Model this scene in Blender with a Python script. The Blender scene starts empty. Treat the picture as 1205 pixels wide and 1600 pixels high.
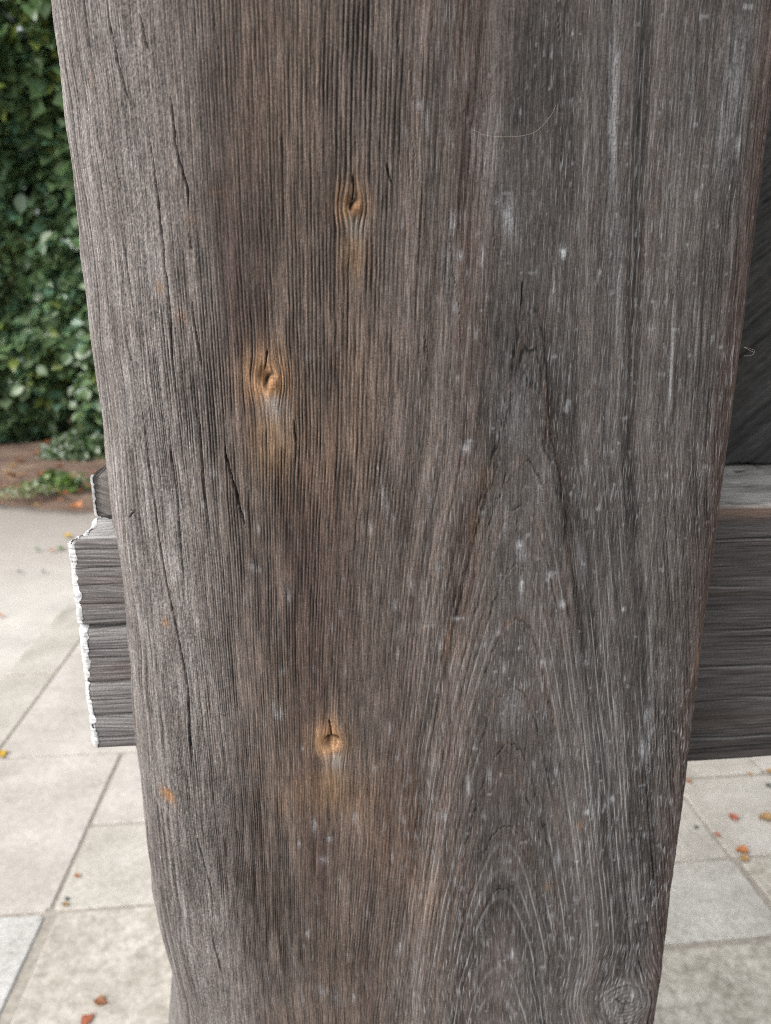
import bpy, math, random
import numpy as np

# ------------------------------------------------------------------ camera, sky, sun, exposure
S = bpy.context.scene
COL = S.collection
random.seed(7)
RNG = np.random.default_rng(7)

CAM = np.array([0.0, -0.47, 1.40])
YAW, PITCH, FPX = math.radians(5.4), math.radians(15.1), 1110.0
cam_d = bpy.data.cameras.new('camera')
cam = bpy.data.objects.new('camera', cam_d)
COL.objects.link(cam)
cam.location = CAM
cam.rotation_euler = (math.radians(90) - PITCH, 0, -YAW)
cam_d.lens = FPX / 1600 * 36
cam_d.sensor_width = 36
cam_d.clip_start = 0.02
cam_d.clip_end = 2000
cam_d.dof.use_dof = True
cam_d.dof.focus_distance = 0.48
cam_d.dof.aperture_fstop = 6.8
S.camera = cam

SUN_EL, SUN_AZ = math.radians(46), math.radians(-118)      # azimuth from +Y towards +X : light comes from the left
world = bpy.data.worlds.new('World')
S.world = world
world.use_nodes = True
wn = world.node_tree
wn.nodes.clear()
sky = wn.nodes.new('ShaderNodeTexSky')
sky.sky_type = 'NISHITA'
sky.sun_disc = False
sky.sun_elevation = SUN_EL
sky.sun_rotation = SUN_AZ
sky.dust_density = 4.0
sky.air_density = 1.2
hsv = wn.nodes.new('ShaderNodeHueSaturation')
hsv.inputs['Saturation'].default_value = 0.22            # thin overcast
bgn = wn.nodes.new('ShaderNodeBackground')
bgn.inputs['Strength'].default_value = 0.125
wo = wn.nodes.new('ShaderNodeOutputWorld')
wn.links.new(sky.outputs[0], hsv.inputs['Color'])
wn.links.new(hsv.outputs[0], bgn.inputs['Color'])
wn.links.new(bgn.outputs[0], wo.inputs['Surface'])

sun_d = bpy.data.lights.new('sun', 'SUN')
sun_d.energy = 1.2
sun_d.angle = math.radians(50)
sun_d.color = (1.0, 0.97, 0.93)
sun = bpy.data.objects.new('sun', sun_d)
COL.objects.link(sun)
sun.rotation_euler = (math.pi / 2 - SUN_EL, 0, math.pi - SUN_AZ)
S.view_settings.view_transform = 'Standard'
S.view_settings.look = 'None'
S.view_settings.gamma = 1
S.view_settings.use_curve_mapping = False
S.view_settings.exposure = 1.0
S.cycles.filter_width = 1.0
S.cycles.use_denoising = False                           # keep the fine grain of the wood

# ------------------------------------------------------------------ helpers
_f = np.array([math.sin(YAW) * math.cos(PITCH), math.cos(YAW) * math.cos(PITCH), -math.sin(PITCH)])
_r = np.array([math.cos(YAW), -math.sin(YAW), 0.0])
_u = np.cross(_r, _f)


def ray(px, py):
    return _f + _r * (px - 602.5) / FPX - _u * (py - 800) / FPX


def on_ground(px, py, z=0.0):
    d = ray(px, py)
    return CAM + d * (z - CAM[2]) / d[2]


def on_plane(px, py, Y):
    d = ray(px, py)
    return CAM + d * (Y - CAM[1]) / d[1]


def project(P):
    v = P - CAM
    w = v @ _f
    return 602.5 + FPX * (v @ _r) / w, 800 - FPX * (v @ _u) / w


_TAB = RNG.random((256, 256)).astype(np.float32)


def noise(x, y, seed=0):
    """smooth value noise in -1..1"""
    x = np.asarray(x, np.float32) + 37.17 * seed
    y = np.asarray(y, np.float32) + 91.73 * seed
    xi = np.floor(x).astype(np.int64)
    yi = np.floor(y).astype(np.int64)
    fx = x - xi
    fy = y - yi
    fx = fx * fx * (3 - 2 * fx)
    fy = fy * fy * (3 - 2 * fy)
    x0, x1, y0, y1 = xi & 255, (xi + 1) & 255, yi & 255, (yi + 1) & 255
    a = _TAB[x0, y0] * (1 - fx) + _TAB[x1, y0] * fx
    b = _TAB[x0, y1] * (1 - fx) + _TAB[x1, y1] * fx
    return (a * (1 - fy) + b * fy) * 2 - 1


def fbm(x, y, seed=0, octaves=3):
    t, a, n = 0, 1.0, 0
    for i in range(octaves):
        t = t + a * noise(x * 2 ** i, y * 2 ** i, seed + 11 * i)
        n += a
        a *= 0.5
    return t / n


def sstep(a, b, x):
    t = np.clip((x - a) / (b - a), 0, 1)
    return t * t * (3 - 2 * t)


def tag(o, label=None, cat=None, group=None, kind=None):
    for k, v in (('label', label), ('category', cat), ('group', group), ('kind', kind)):
        if v:
            o[k] = v
    return o


def empty(name, loc=(0, 0, 0), rz=0):
    o = bpy.data.objects.new(name, None)
    COL.objects.link(o)
    o.location = loc
    o.rotation_euler = (0, 0, rz)
    o.empty_display_size = 0.1
    return o


def mesh_np(name, V, Fq, mat=None, parent=None, colors=None, vecs=None, smooth=True, normals=None, rings=None):
    """one object from numpy verts (n,3) and faces (m,3 or m,4)"""
    V = np.asarray(V, np.float32)
    Fq = np.asarray(Fq, np.int32)
    me = bpy.data.meshes.new(name)
    k = Fq.shape[1]
    me.vertices.add(len(V))
    me.vertices.foreach_set('co', V.ravel())
    me.loops.add(Fq.size)
    me.loops.foreach_set('vertex_index', Fq.ravel())
    me.polygons.add(len(Fq))
    me.polygons.foreach_set('loop_start', np.arange(0, Fq.size, k, dtype=np.int32))
    if smooth:
        me.polygons.foreach_set('use_smooth', np.ones(len(Fq), bool))
    me.update(calc_edges=True)
    if colors is not None:
        a = me.attributes.new('surface_color', 'FLOAT_COLOR', 'POINT')
        c4 = np.ones((len(V), 4), np.float32)
        c4[:, :np.shape(colors)[1]] = colors
        a.data.foreach_set('color', c4.ravel())
    if vecs is not None:
        a = me.attributes.new('grain', 'FLOAT_VECTOR', 'POINT')
        a.data.foreach_set('vector', np.asarray(vecs, np.float32).ravel())
    if rings is not None:
        a = me.attributes.new('ring', 'FLOAT_VECTOR', 'POINT')
        a.data.foreach_set('vector', np.asarray(rings, np.float32).ravel())
    if normals is not None:
        me.normals_split_custom_set_from_vertices(normals)
    o = bpy.data.objects.new(name, me)
    COL.objects.link(o)
    if mat:
        me.materials.append(mat)
    if parent:
        o.parent = parent
    return o


def grid_faces(nr, nc):
    i = np.arange(nr * nc).reshape(nr, nc)
    return np.stack([i[:-1, :-1], i[:-1, 1:], i[1:, 1:], i[1:, :-1]], -1).reshape(-1, 4)


def subset(V, F, keep, *arrs):
    Fk = F[keep]
    idx = np.unique(Fk)
    m = np.full(len(V), -1, np.int64)
    m[idx] = np.arange(len(idx))
    return V[idx], m[Fk], [a[idx] for a in arrs]


# ---- node material helper
def new_mat(name):
    m = bpy.data.materials.new(name)
    m.use_nodes = True
    nt = m.node_tree
    nt.nodes.clear()
    out = nt.nodes.new('ShaderNodeOutputMaterial')
    b = nt.nodes.new('ShaderNodeBsdfPrincipled')
    nt.links.new(b.outputs[0], out.inputs['Surface'])
    return m, nt, b, out


def nd(nt, typ, **kw):
    n = nt.nodes.new(typ)
    for k, v in kw.items():
        setattr(n, k, v)
    return n


def noise_node(nt, vec, scale, detail=3, rough=0.55, sx=(1, 1, 1)):
    mp = nd(nt, 'ShaderNodeMapping')
    mp.inputs['Scale'].default_value = sx
    nt.links.new(vec, mp.inputs['Vector'])
    n = nd(nt, 'ShaderNodeTexNoise')
    n.inputs['Scale'].default_value = scale
    n.inputs['Detail'].default_value = detail
    n.inputs['Roughness'].default_value = rough
    nt.links.new(mp.outputs[0], n.inputs['Vector'])
    return n.outputs['Fac']


def ramp(nt, fac, stops):
    r = nd(nt, 'ShaderNodeValToRGB')
    e = r.color_ramp.elements
    while len(e) < len(stops):
        e.new(0.5)
    for i, (p, c) in enumerate(stops):
        e[i].position = p
        e[i].color = (*c, 1) if len(c) == 3 else c
    nt.links.new(fac, r.inputs[0])
    return r.outputs[0]


def mixc(nt, a, b, fac, mode='MIX'):
    m = nd(nt, 'ShaderNodeMix', data_type='RGBA', blend_type=mode)
    for sock, v in ((m.inputs[0], fac), (m.inputs[6], a), (m.inputs[7], b)):
        if hasattr(v, 'is_output'):
            nt.links.new(v, sock)
        else:
            sock.default_value = v if not isinstance(v, tuple) else (*v, 1)[:4]
    return m.outputs[2]


def bump(nt, b, height, strength, dist):
    n = nd(nt, 'ShaderNodeBump')
    n.inputs['Strength'].default_value = strength
    n.inputs['Distance'].default_value = dist
    nt.links.new(height, n.inputs['Height'])
    nt.links.new(n.outputs[0], b.inputs['Normal'])


def weathered_wood(name, fine=1700.0, along=90.0, contrast=0.48, ringed=False):
    """per-point wood colour broken up by fine fibres that follow the grain coordinates"""
    m, nt, b, out = new_mat(name)
    col = nd(nt, 'ShaderNodeAttribute', attribute_name='surface_color')
    g = nd(nt, 'ShaderNodeAttribute', attribute_name='grain')
    n1 = noise_node(nt, g.outputs['Vector'], 1.0, 2, 0.6, (fine, along, 1))
    n2 = noise_node(nt, g.outputs['Vector'], 1.0, 3, 0.7, (900, 700, 1))
    lo, hi = 1 - contrast, 1 + contrast
    f1 = ramp(nt, n1, [(0.28, (lo, lo, lo)), (0.72, (hi, hi, hi))])
    f2 = ramp(nt, n2, [(0.3, (0.62, 0.62, 0.62)), (0.7, (1.38, 1.38, 1.38))])
    c = mixc(nt, col.outputs['Color'], f1, 1.0, 'MULTIPLY')
    c = mixc(nt, c, f2, 1.0, 'MULTIPLY')
    if ringed:                                               # eroded early-wood between the rings
        rg_ = nd(nt, 'ShaderNodeAttribute', attribute_name='ring')
        sp = nd(nt, 'ShaderNodeSeparateXYZ')
        nt.links.new(rg_.outputs['Vector'], sp.inputs[0])

        def mth(op, a_, b_=None):
            n_ = nd(nt, 'ShaderNodeMath', operation=op)
            for i_, v_ in enumerate((a_, b_)):
                if v_ is None:
                    continue
                if hasattr(v_, 'is_output'):
                    nt.links.new(v_, n_.inputs[i_])
                else:
                    n_.inputs[i_].default_value = v_
            return n_.outputs[0]
        wob = mth('MULTIPLY', mth('SUBTRACT', n2, .5), .22)
        fr_ = mth('SUBTRACT', mth('FRACT', mth('ADD', sp.outputs['X'], wob)), .5)
        q_ = mth('DIVIDE', fr_, sp.outputs['Z'])
        g_ = mth('POWER', 2.718, mth('MULTIPLY', mth('MULTIPLY', q_, q_), -1.0))
        dk = mth('SUBTRACT', 1.0, mth('MULTIPLY', g_, mth('MAXIMUM', sp.outputs['Y'], 0.0)))
        pl_ = mth('MULTIPLY', g_, mth('MINIMUM', mth('MAXIMUM', mth('MULTIPLY', sp.outputs['Y'], -.42), 0.0), .8))
        cb = nd(nt, 'ShaderNodeCombineColor')
        for i_ in range(3):
            nt.links.new(dk, cb.inputs[i_])
        c = mixc(nt, c, cb.outputs[0], 1.0, 'MULTIPLY')
        c = mixc(nt, c, (.29, .288, .288), pl_)
        # short pale and dark flecks of torn fibre, thickest on the flat-sawn side
        n4 = noise_node(nt, g.outputs['Vector'], 1.0, 1, .5, (1250, 62, 1))
        n5 = noise_node(nt, g.outputs['Vector'], 1.0, 1, .5, (1400, 48, 1.7))
        k4 = nd(nt, 'ShaderNodeMapRange')
        k4.inputs['From Min'].default_value, k4.inputs['From Max'].default_value = .60, .72
        nt.links.new(n4, k4.inputs['Value'])
        k5 = nd(nt, 'ShaderNodeMapRange')
        k5.inputs['From Min'].default_value, k5.inputs['From Max'].default_value = .62, .74
        nt.links.new(n5, k5.inputs['Value'])
        c = mixc(nt, c, (.030, .026, .025), mth('MULTIPLY', k5.outputs[0], .35))
        c = mixc(nt, c, (.30, .305, .315), mth('MULTIPLY', mth('MULTIPLY', k4.outputs[0], col.outputs['Alpha']), .75))
    nt.links.new(c, b.inputs['Base Color'])
    b.inputs['Roughness'].default_value = 0.82
    b.inputs['Specular IOR Level'].default_value = 0.18
    bump(nt, b, n1, 0.55, 0.0006)
    return m


M_POST = weathered_wood('weathered_post_wood', ringed=True)
M_SIDE = weathered_wood('weathered_post_side_wood')
M_BEAM = weathered_wood('weathered_beam_wood', 1500, 30, 0.6)
M_SAWN = weathered_wood('dark_sawn_wood', 1200, 40, 0.4)


def flat_mat(name, rgb, rough=0.8, nscale=30, amp=0.2, bmp=0.0):
    m, nt, b, out = new_mat(name)
    tc = nd(nt, 'ShaderNodeTexCoord')
    n = noise_node(nt, tc.outputs['Object'], nscale, 4, 0.6)
    lo, hi = 1 - amp, 1 + amp
    f = ramp(nt, n, [(0.3, (lo, lo, lo)), (0.7, (hi, hi, hi))])
    nt.links.new(mixc(nt, rgb, f, 1.0, 'MULTIPLY'), b.inputs['Base Color'])
    b.inputs['Roughness'].default_value = rough
    if bmp:
        bump(nt, b, n, 0.6, bmp)
    return m


# ------------------------------------------------------------------ ground, path, paving
def soil_mat():
    m, nt, b, out = new_mat('garden_soil')
    tc = nd(nt, 'ShaderNodeTexCoord')
    n1 = noise_node(nt, tc.outputs['Object'], 2.2, 4)
    n2 = noise_node(nt, tc.outputs['Object'], 22, 5, 0.7)
    c = ramp(nt, n1, [(0.3, (0.10, 0.062, 0.045)), (0.55, (0.17, 0.115, 0.085)), (0.75, (0.25, 0.18, 0.13))])
    f = ramp(nt, n2, [(0.3, (0.55, 0.55, 0.55)), (0.7, (1.4, 1.35, 1.3))])
    nt.links.new(mixc(nt, c, f, 1.0, 'MULTIPLY'), b.inputs['Base Color'])
    b.inputs['Roughness'].default_value = 0.95
    bump(nt, b, n2, 0.8, 0.02)
    return m


def concrete_mat():
    m, nt, b, out = new_mat('old_concrete')
    tc = nd(nt, 'ShaderNodeTexCoord')
    n1 = noise_node(nt, tc.outputs['Object'], 1.1, 4, 0.6)
    n2 = noise_node(nt, tc.outputs['Object'], 7, 5, 0.65)
    n3 = noise_node(nt, tc.outputs['Object'], 140, 3, 0.6)
    c = ramp(nt, n1, [(0.32, (0.41, 0.39, 0.36)), (0.6, (0.50, 0.475, 0.44))])
    f = ramp(nt, n2, [(0.3, (0.88, 0.875, 0.87)), (0.65, (1.08, 1.08, 1.07))])
    f3 = ramp(nt, n3, [(0.3, (0.85, 0.85, 0.85)), (0.7, (1.12, 1.12, 1.12))])
    c = mixc(nt, c, f, 1.0, 'MULTIPLY')
    sp = nd(nt, 'ShaderNodeSeparateXYZ')                     # soil washed over the edge of the path
    nt.links.new(tc.outputs['Object'], sp.inputs[0])
    ad = nd(nt, 'ShaderNodeMath', operation='MULTIPLY_ADD')
    nt.links.new(n2, ad.inputs[0])
    ad.inputs[1].default_value = .8
    nt.links.new(sp.outputs['Y'], ad.inputs[2])
    mr = nd(nt, 'ShaderNodeMapRange')
    mr.inputs['From Min'].default_value, mr.inputs['From Max'].default_value = 3.4, 5.7
    mr.inputs['To Max'].default_value = .8
    nt.links.new(ad.outputs[0], mr.inputs['Value'])
    c = mixc(nt, c, (.20, .165, .14), mr.outputs[0])
    nt.links.new(mixc(nt, c, f3, 1.0, 'MULTIPLY'), b.inputs['Base Color'])
    b.inputs['Roughness'].default_value = 0.9
    bump(nt, b, n3, 0.5, 0.003)
    return m


def slab_mat(name, base, dark, speck, grain=55.0, mott=9.0):
    m, nt, b, out = new_mat(name)
    tc = nd(nt, 'ShaderNodeTexCoord')
    oi = nd(nt, 'ShaderNodeObjectInfo')
    off = nd(nt, 'ShaderNodeVectorMath', operation='ADD')
    sc = nd(nt, 'ShaderNodeVectorMath', operation='SCALE')
    nt.links.new(oi.outputs['Location'], sc.inputs[0])
    sc.inputs['Scale'].default_value = 1.0
    nt.links.new(tc.outputs['Object'], off.inputs[0])
    nt.links.new(sc.outputs[0], off.inputs[1])
    v = off.outputs[0]
    n1 = noise_node(nt, v, mott, 4, 0.6)
    n2 = noise_node(nt, v, grain, 4, 0.7)
    n3 = noise_node(nt, v, 260, 2, 0.6)
    n4 = noise_node(nt, v, 2.3, 5, 0.65)
    c = ramp(nt, n2, [(0.34, dark), (0.5, base), (0.66, speck)])
    f1 = ramp(nt, n1, [(0.3, (0.82, 0.81, 0.79)), (0.68, (1.1, 1.1, 1.1))])
    f3 = ramp(nt, n3, [(0.3, (0.86, 0.86, 0.86)), (0.7, (1.13, 1.13, 1.13))])
    f4 = ramp(nt, n4, [(0.3, (0.78, 0.77, 0.75)), (0.5, (1, 1, 1))])
    for f in (f1, f3, f4):
        c = mixc(nt, c, f, 1.0, 'MULTIPLY')
    nt.links.new(c, b.inputs['Base Color'])
    b.inputs['Roughness'].default_value = 0.88
    bump(nt, b, n2, 0.5, 0.004)
    return m


M_SOIL, M_CONC = soil_mat(), concrete_mat()
SLAB = {
    'smooth': slab_mat('smooth_beige_stone', (0.45, 0.422, 0.388), (0.395, 0.368, 0.337), (0.49, 0.465, 0.43), 45, 5),
    'grey': slab_mat('pale_grey_stone', (0.425, 0.40, 0.36), (0.365, 0.345, 0.31), (0.47, 0.45, 0.41), 60, 6),
    'white': slab_mat('white_granite', (0.49, 0.485, 0.470), (0.38, 0.375, 0.36), (0.57, 0.565, 0.55), 75, 8),
    'bluish': slab_mat('bluish_granite', (0.43, 0.415, 0.378), (0.35, 0.335, 0.30), (0.50, 0.485, 0.445), 60, 8),
    'rough': slab_mat('rough_beige_stone', (0.42, 0.388, 0.343), (0.315, 0.288, 0.25), (0.52, 0.487, 0.44), 38, 9),
    'olive': slab_mat('mottled_brown_stone', (0.39, 0.365, 0.315), (0.26, 0.24, 0.20), (0.50, 0.475, 0.42), 46, 10),
}

# far ground sheet
g = 400.0
mesh_np('ground', [(-g, -g, -0.06), (g, -g, -0.06), (g, g, -0.06), (-g, g, -0.06)], [(0, 1, 2, 3)], M_SOIL)['kind'] = 'structure'

# concrete path with a ragged far edge against the soil
xs = np.linspace(-14, 14, 281)
edge = 5.35 - 0.36 * np.clip((xs + 2.6) / 0.9, 0, 1) + 0.10 * noise(xs * 2.1, xs * 0 + 3) + 0.05 * noise(xs * 7, xs * 0 + 9)
fr_y = np.concatenate([[0, .25, .45], np.linspace(.55, 1, 40)])
rows = [np.stack([xs, -9 + (edge + 9) * q, xs * 0 - 0.012], 1) for q in fr_y] + [np.stack([xs, edge + 0.02, xs * 0 - 0.10], 1)]
V = np.concatenate(rows)
mesh_np('path', V, grid_faces(len(rows), len(xs)), M_CONC, smooth=False)['kind'] = 'structure'

# soil bed, lumpy
nx, ny = 150, 120
gx, gy = np.meshgrid(np.linspace(-14, 14, nx), np.linspace(4.6, 13, ny))
gz = -0.035 + 0.05 * sstep(5.0, 6.5, gy) + 0.035 * fbm(gx * 1.4, gy * 1.4, 3) + 0.02 * noise(gx * 5, gy * 5, 5)
gz = np.where(gy < 5.0, -0.05, gz)
mesh_np('soil_bed', np.stack([gx, gy, gz], -1).reshape(-1, 3), grid_faces(ny, nx), M_SOIL)['kind'] = 'structure'

M_SAND = flat_mat('joint_sand', (.30, .272, .235), .95, 60, .25, .002)
mesh_np('joint_sand', [(-1.302, -1.99, -.0055), (2.39, -1.99, -.0055), (2.39, 3.04, -.0055), (-1.302, 3.04, -.0055)], [(0, 1, 2, 3)], M_SAND)['kind'] = 'structure'
pavement = empty('pavement')
tag(pavement, kind='structure')
GAP = 0.010


def slab(x0, x1, y0, y1, kind, gap=GAP, wob=0.004):
    cx, cy = (x0 + x1) / 2, (y0 + y1) / 2
    hx, hy = (x1 - x0) / 2 - gap / 2, (y1 - y0) / 2 - gap / 2
    jz = random.uniform(-0.0018, 0.0014)
    tx, ty = random.uniform(-.0015, .0015), random.uniform(-.0015, .0015)
    b1, n = 0.004, 4
    V = []
    for inset, z in ((0, -0.05), (0, -b1), (b1 * 0.35, -b1 * 0.3), (b1, 0)):
        r = 0.010
        for sx, sy in ((-1, -1), (1, -1), (1, 1), (-1, 1)):
            for q in range(2):
                dx, dy = (r if q == (1 if sx * sy > 0 else 0) else 0), (r if q == (0 if sx * sy > 0 else 1) else 0)
                px, py = sx * (hx - inset - dx), sy * (hy - inset - dy)
                px += wob * float(noise(cx * 9 + px * 6, cy * 7 + py * 6, 4)) * 0.5
                py += wob * float(noise(cx * 5 + px * 6, cy * 9 + py * 6, 8)) * 0.5
                V.append((px, py, z + jz + px * tx + py * ty))
    V = np.array(V)
    F = []
    for k in range(3):
        for i in range(8):
            j = (i + 1) % 8
            F.append((k * 8 + i, k * 8 + j, (k + 1) * 8 + j, (k + 1) * 8 + i))
    me = bpy.data.meshes.new('paving_slab')
    me.from_pydata([tuple(v) for v in V], [], F + [tuple(range(24, 32))])
    me.materials.append(SLAB[kind])
    o = bpy.data.objects.new('paving_slab', me)
    COL.objects.link(o)
    o.location = (cx, cy, 0)
    o.parent = pavement
    return o


SLABS = [
    (-1.10, -.683, 1.03, 1.70, 'smooth'), (-.683, -.20, 1.34, 1.70, 'smooth'), (-.683, -.20, 1.03, 1.34, 'grey'),
    (-1.10, -.690, .45, 1.03, 'white'), (-.668, .10, .45, 1.03, 'rough'),
    (-1.10, -.35, 1.70, 2.46, 'smooth'), (-1.10, -.20, 2.46, 3.05, 'smooth'),
    (-1.31, -1.10, 2.30, 3.05, 'grey'), (-1.31, -1.10, 1.25, 2.30, 'grey'), (-1.31, -1.10, .2, 1.25, 'grey'),
    (-1.31, -1.10, -.9, .2, 'grey'), (-1.31, -1.10, -2, -.9, 'smooth'),
    (-.35, .25, 1.70, 2.46, 'grey'), (-.20, .45, 2.46, 3.05, 'rough'), (-.20, .30, 1.03, 1.70, 'smooth'),
    (.30, .62, 1.36, 1.70, 'grey'), (.30, .62, 1.042, 1.36, 'smooth'), (.25, .95, 1.70, 2.46, 'smooth'),
    (.62, 1.082, 1.042, 1.382, 'grey'), (1.082, 1.75, 1.042, 1.382, 'grey'), (.62, 1.4, 1.382, 1.70, 'grey'), (1.4, 2.1, 1.382, 1.70, 'smooth'),
    (.50, 1.082, .79, 1.042, 'bluish'), (1.094, 1.70, .40, 1.042, 'olive'), (.10, .50, .79, 1.03, 'grey'),
    (.10, .55, .25, .79, 'smooth'), (.55, 1.082, .25, .79, 'olive'),
    (-1.10, -.50, -.2, .45, 'smooth'), (-.50, .10, -.2, .45, 'grey'), (.10, .70, -.4, .25, 'rough'), (.70, 1.30, -.4, .25, 'grey'),
    (-1.10, -.45, -.9, -.2, 'rough'), (-.45, .10, -.9, -.2, 'smooth'), (.10, .8, -1.1, -.4, 'white'), (.8, 1.7, -1.1, -.4, 'smooth'),
    (-1.10, -.2, -2, -.9, 'grey'), (-.2, .10, -2, -.9, 'smooth'), (.10, 1.7, -2, -1.1, 'rough'),
    (1.30, 2.1, -.4, .40, 'smooth'), (1.70, 2.4, .40, 1.042, 'grey'), (1.75, 2.4, 1.042, 1.382, 'white'), (.95, 1.7, 1.70, 2.46, 'rough'),
    (.45, 1.2, 2.46, 3.05, 'grey'), (1.2, 2.1, 2.46, 3.05, 'smooth'), (1.7, 2.4, 1.70, 2.46, 'grey'), (2.1, 2.8, 1.382, 1.70, 'grey'),
]
for a in SLABS:
    slab(*a)

# ------------------------------------------------------------------ the post: profile, grain, knots, checks
def post_profile(a):
    """plan outline from the right return, round the front, to the left return; s equals X on the flat front"""
    pts = [(0.2925, 0.045), (0.2925, 0.020)]
    for t in np.linspace(0, 1, 14)[1:]:
        ph = t * math.pi / 2
        pts.append((0.2805 + 0.012 * math.cos(ph), 0.014 - 0.014 * math.sin(ph)))
    x1 = 0.035
    pts += [(x, 0.0) for x in np.linspace(0.2805, x1, 40)[1:]]
    b, n = 0.165, 2.35
    for t in np.linspace(0, 1, 240)[1:]:
        ph = t * math.pi / 2
        pts.append((x1 - a * math.sin(ph) ** (2 / n), b - b * math.cos(ph) ** (2 / n)))
    pts.append((x1 - a, b + 0.04))
    P = np.array(pts)
    L = np.concatenate([[0], np.cumsum(np.hypot(*np.diff(P, axis=0).T))])
    i0 = int(np.argmin(np.abs(P[:, 0] - 0.2805) + np.abs(P[:, 1])))
    s = 0.2805 - (L - L[i0])
    return s, P


def fit_profile():
    lo, hi = 0.15, 0.30
    for _ in range(30):
        a = (lo + hi) / 2
        s, P = post_profile(a)
        x = project(np.stack([P[:, 0], P[:, 1], np.full(len(P), 1.225)], 1))[0].min()
        lo, hi = (a, hi) if x > 184 else (lo, a)
    return a


A_FIT = fit_profile()
PS, PP = post_profile(A_FIT)
_o = np.argsort(PS)
PS, PP = PS[_o], PP[_o]
SMIN, SMAX = PS[0], PS[-1]


def base_point(s, z):
    x = np.interp(s, PS, PP[:, 0])
    y = np.interp(s, PS, PP[:, 1])
    e = 0.0012
    tx = np.interp(s + e, PS, PP[:, 0]) - np.interp(s - e, PS, PP[:, 0])
    ty = np.interp(s + e, PS, PP[:, 1]) - np.interp(s - e, PS, PP[:, 1])
    l = np.hypot(tx, ty) + 1e-9
    return x, y, ty / l, -tx / l            # outward normal (towards -Y on the front)


# pixel -> surface coordinates
_cs, _cz = np.meshgrid(np.linspace(-0.21, SMAX, 500), np.linspace(0.62, 1.68, 500))
_bx, _by, _, _ = base_point(_cs, _cz)
_ppx, _ppy = project(np.stack([_bx, _by, _cz], -1))


def at(px, py):
    d = (_ppx - px) ** 2 + (_ppy - py) ** 2
    i = np.unravel_index(np.argmin(d), d.shape)
    return float(_cs[i]), float(_cz[i])


PXM = 0.00040       # metres per photo pixel near the middle of the front face
XC = at(812, 900)[0]

KNOTS = [   # px, py, radius (px), hue strength, hole depth, kind
    (553, 322, 14, .95, 'eye'), (421, 598, 20, 1.25, 'eye'), (518, 1163, 18, 1.15, 'hollow'), (263, 1241, 21, 1.0, 'scar'), (976, 1566, 56, 0.0, 'burl'),
]
KN = []
for px, py, r, h, kind in KNOTS:
    s, z = at(px, py)
    KN.append((s, z, r * PXM, h, kind))

CRACKS = [  # polylines in photo pixels, half width (px), depth (mm)
    ([(180, 7), (187, 60), (193, 103), (202, 140), (213, 173)], 1.2, 2.5), ([(223, 23), (231, 50), (238, 86)], 1.0, 2.0),
    ([(155, 160), (162, 205), (170, 250)], 1.1, 2.0), ([(235, 186), (239, 220), (243, 252), (250, 320), (258, 392), (260, 415), (265, 442), (268, 500), (271, 562), (275, 610)], 1.1, 2.6),
    ([(257, 632), (265, 655), (270, 712), (277, 775), (283, 860), (290, 920)], 1.0, 2.4), ([(192, 345), (200, 400), (209, 455), (217, 507), (221, 540)], 1.0, 2.2),
    ([(197, 517), (205, 552), (215, 587), (219, 596)], 1.3, 3.0),
    ([(221, 602), (227, 647), (232, 700), (237, 745), (244, 797), (253, 856), (261, 910), (269, 962), (281, 1012), (287, 1045), (292, 1075), (297, 1168), (302, 1230)], 1.6, 4.0),
    ([(303, 1290), (307, 1305), (315, 1335), (322, 1363), (328, 1388), (331, 1420)], 1.2, 3.0), ([(330, 1460), (334, 1483), (340, 1505), (345, 1526)], 1.4, 3.0),
    ([(268, 143), (272, 185), (276, 226), (285, 262), (296, 299), (298, 330)], 1.1, 2.5), ([(296, 362), (299, 380), (302, 395)], 1.0, 2), ([(329, 0), (338, 50), (346, 106)], .75, 1.2),
    ([(336, 156), (338, 200), (341, 239)], .75, 1.2), ([(300, 460), (305, 505), (312, 545), (319, 577)], 1.2, 2.6), ([(302, 622), (307, 640), (312, 662), (316, 715), (319, 761), (324, 799), (330, 840)], 1.1, 2.5),
    ([(352, 689), (356, 715), (360, 737), (369, 770), (377, 794), (386, 830)], 1.4, 3.2), ([(417, 545), (416, 566), (412, 582)], 1.0, 2.5), ([(551, 270), (551, 300), (549, 318)], 1.1, 2.5),
    ([(513, 1122), (517, 1140), (519, 1152)], 1.1, 2.8), ([(530, 469), (533, 482), (537, 494), (543, 500)], .75, 1.2), ([(642, 207), (647, 235), (653, 267), (656, 300)], .75, 1.2),
    ([(604, 250), (608, 270), (612, 287)], 1.0, 2), ([(699, 320), (704, 370), (708, 424), (714, 459), (718, 500)], .75, 1.2), ([(584, 374), (588, 395), (592, 419)], .75, 1.2),
    ([(663, 520), (667, 545), (671, 570)], 0.9, 2), ([(817, 440), (815, 480)], 1.0, 2.2), ([(772, 350), (773, 385)], 0.9, 2), ([(808, 806), (808, 834)], 0.8, 2.0),
    ([(640, 60), (643, 120), (648, 170)], 0.9, 2), ([(620, 20), (626, 90)], 0.9, 2), ([(872, 20), (876, 70)], 0.9, 2), ([(458, 650), (463, 690)], 1.1, 2.5),
    ([(255, 1330), (262, 1380), (272, 1420)], 1.0, 2), ([(212, 640), (216, 700)], 0.8, 1.6), ([(203, 795), (209, 800), (204, 808)], 1.8, 4.0),
    ([(395, 1330), (400, 1380)], 0.9, 1.6), ([(200, 870), (212, 930), (220, 980)], 0.9, 1.8), ([(187, 250), (196, 300)], 0.8, 1.6), ([(310, 850), (318, 930), (325, 1000)], 0.7, 1.5),
]
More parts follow.
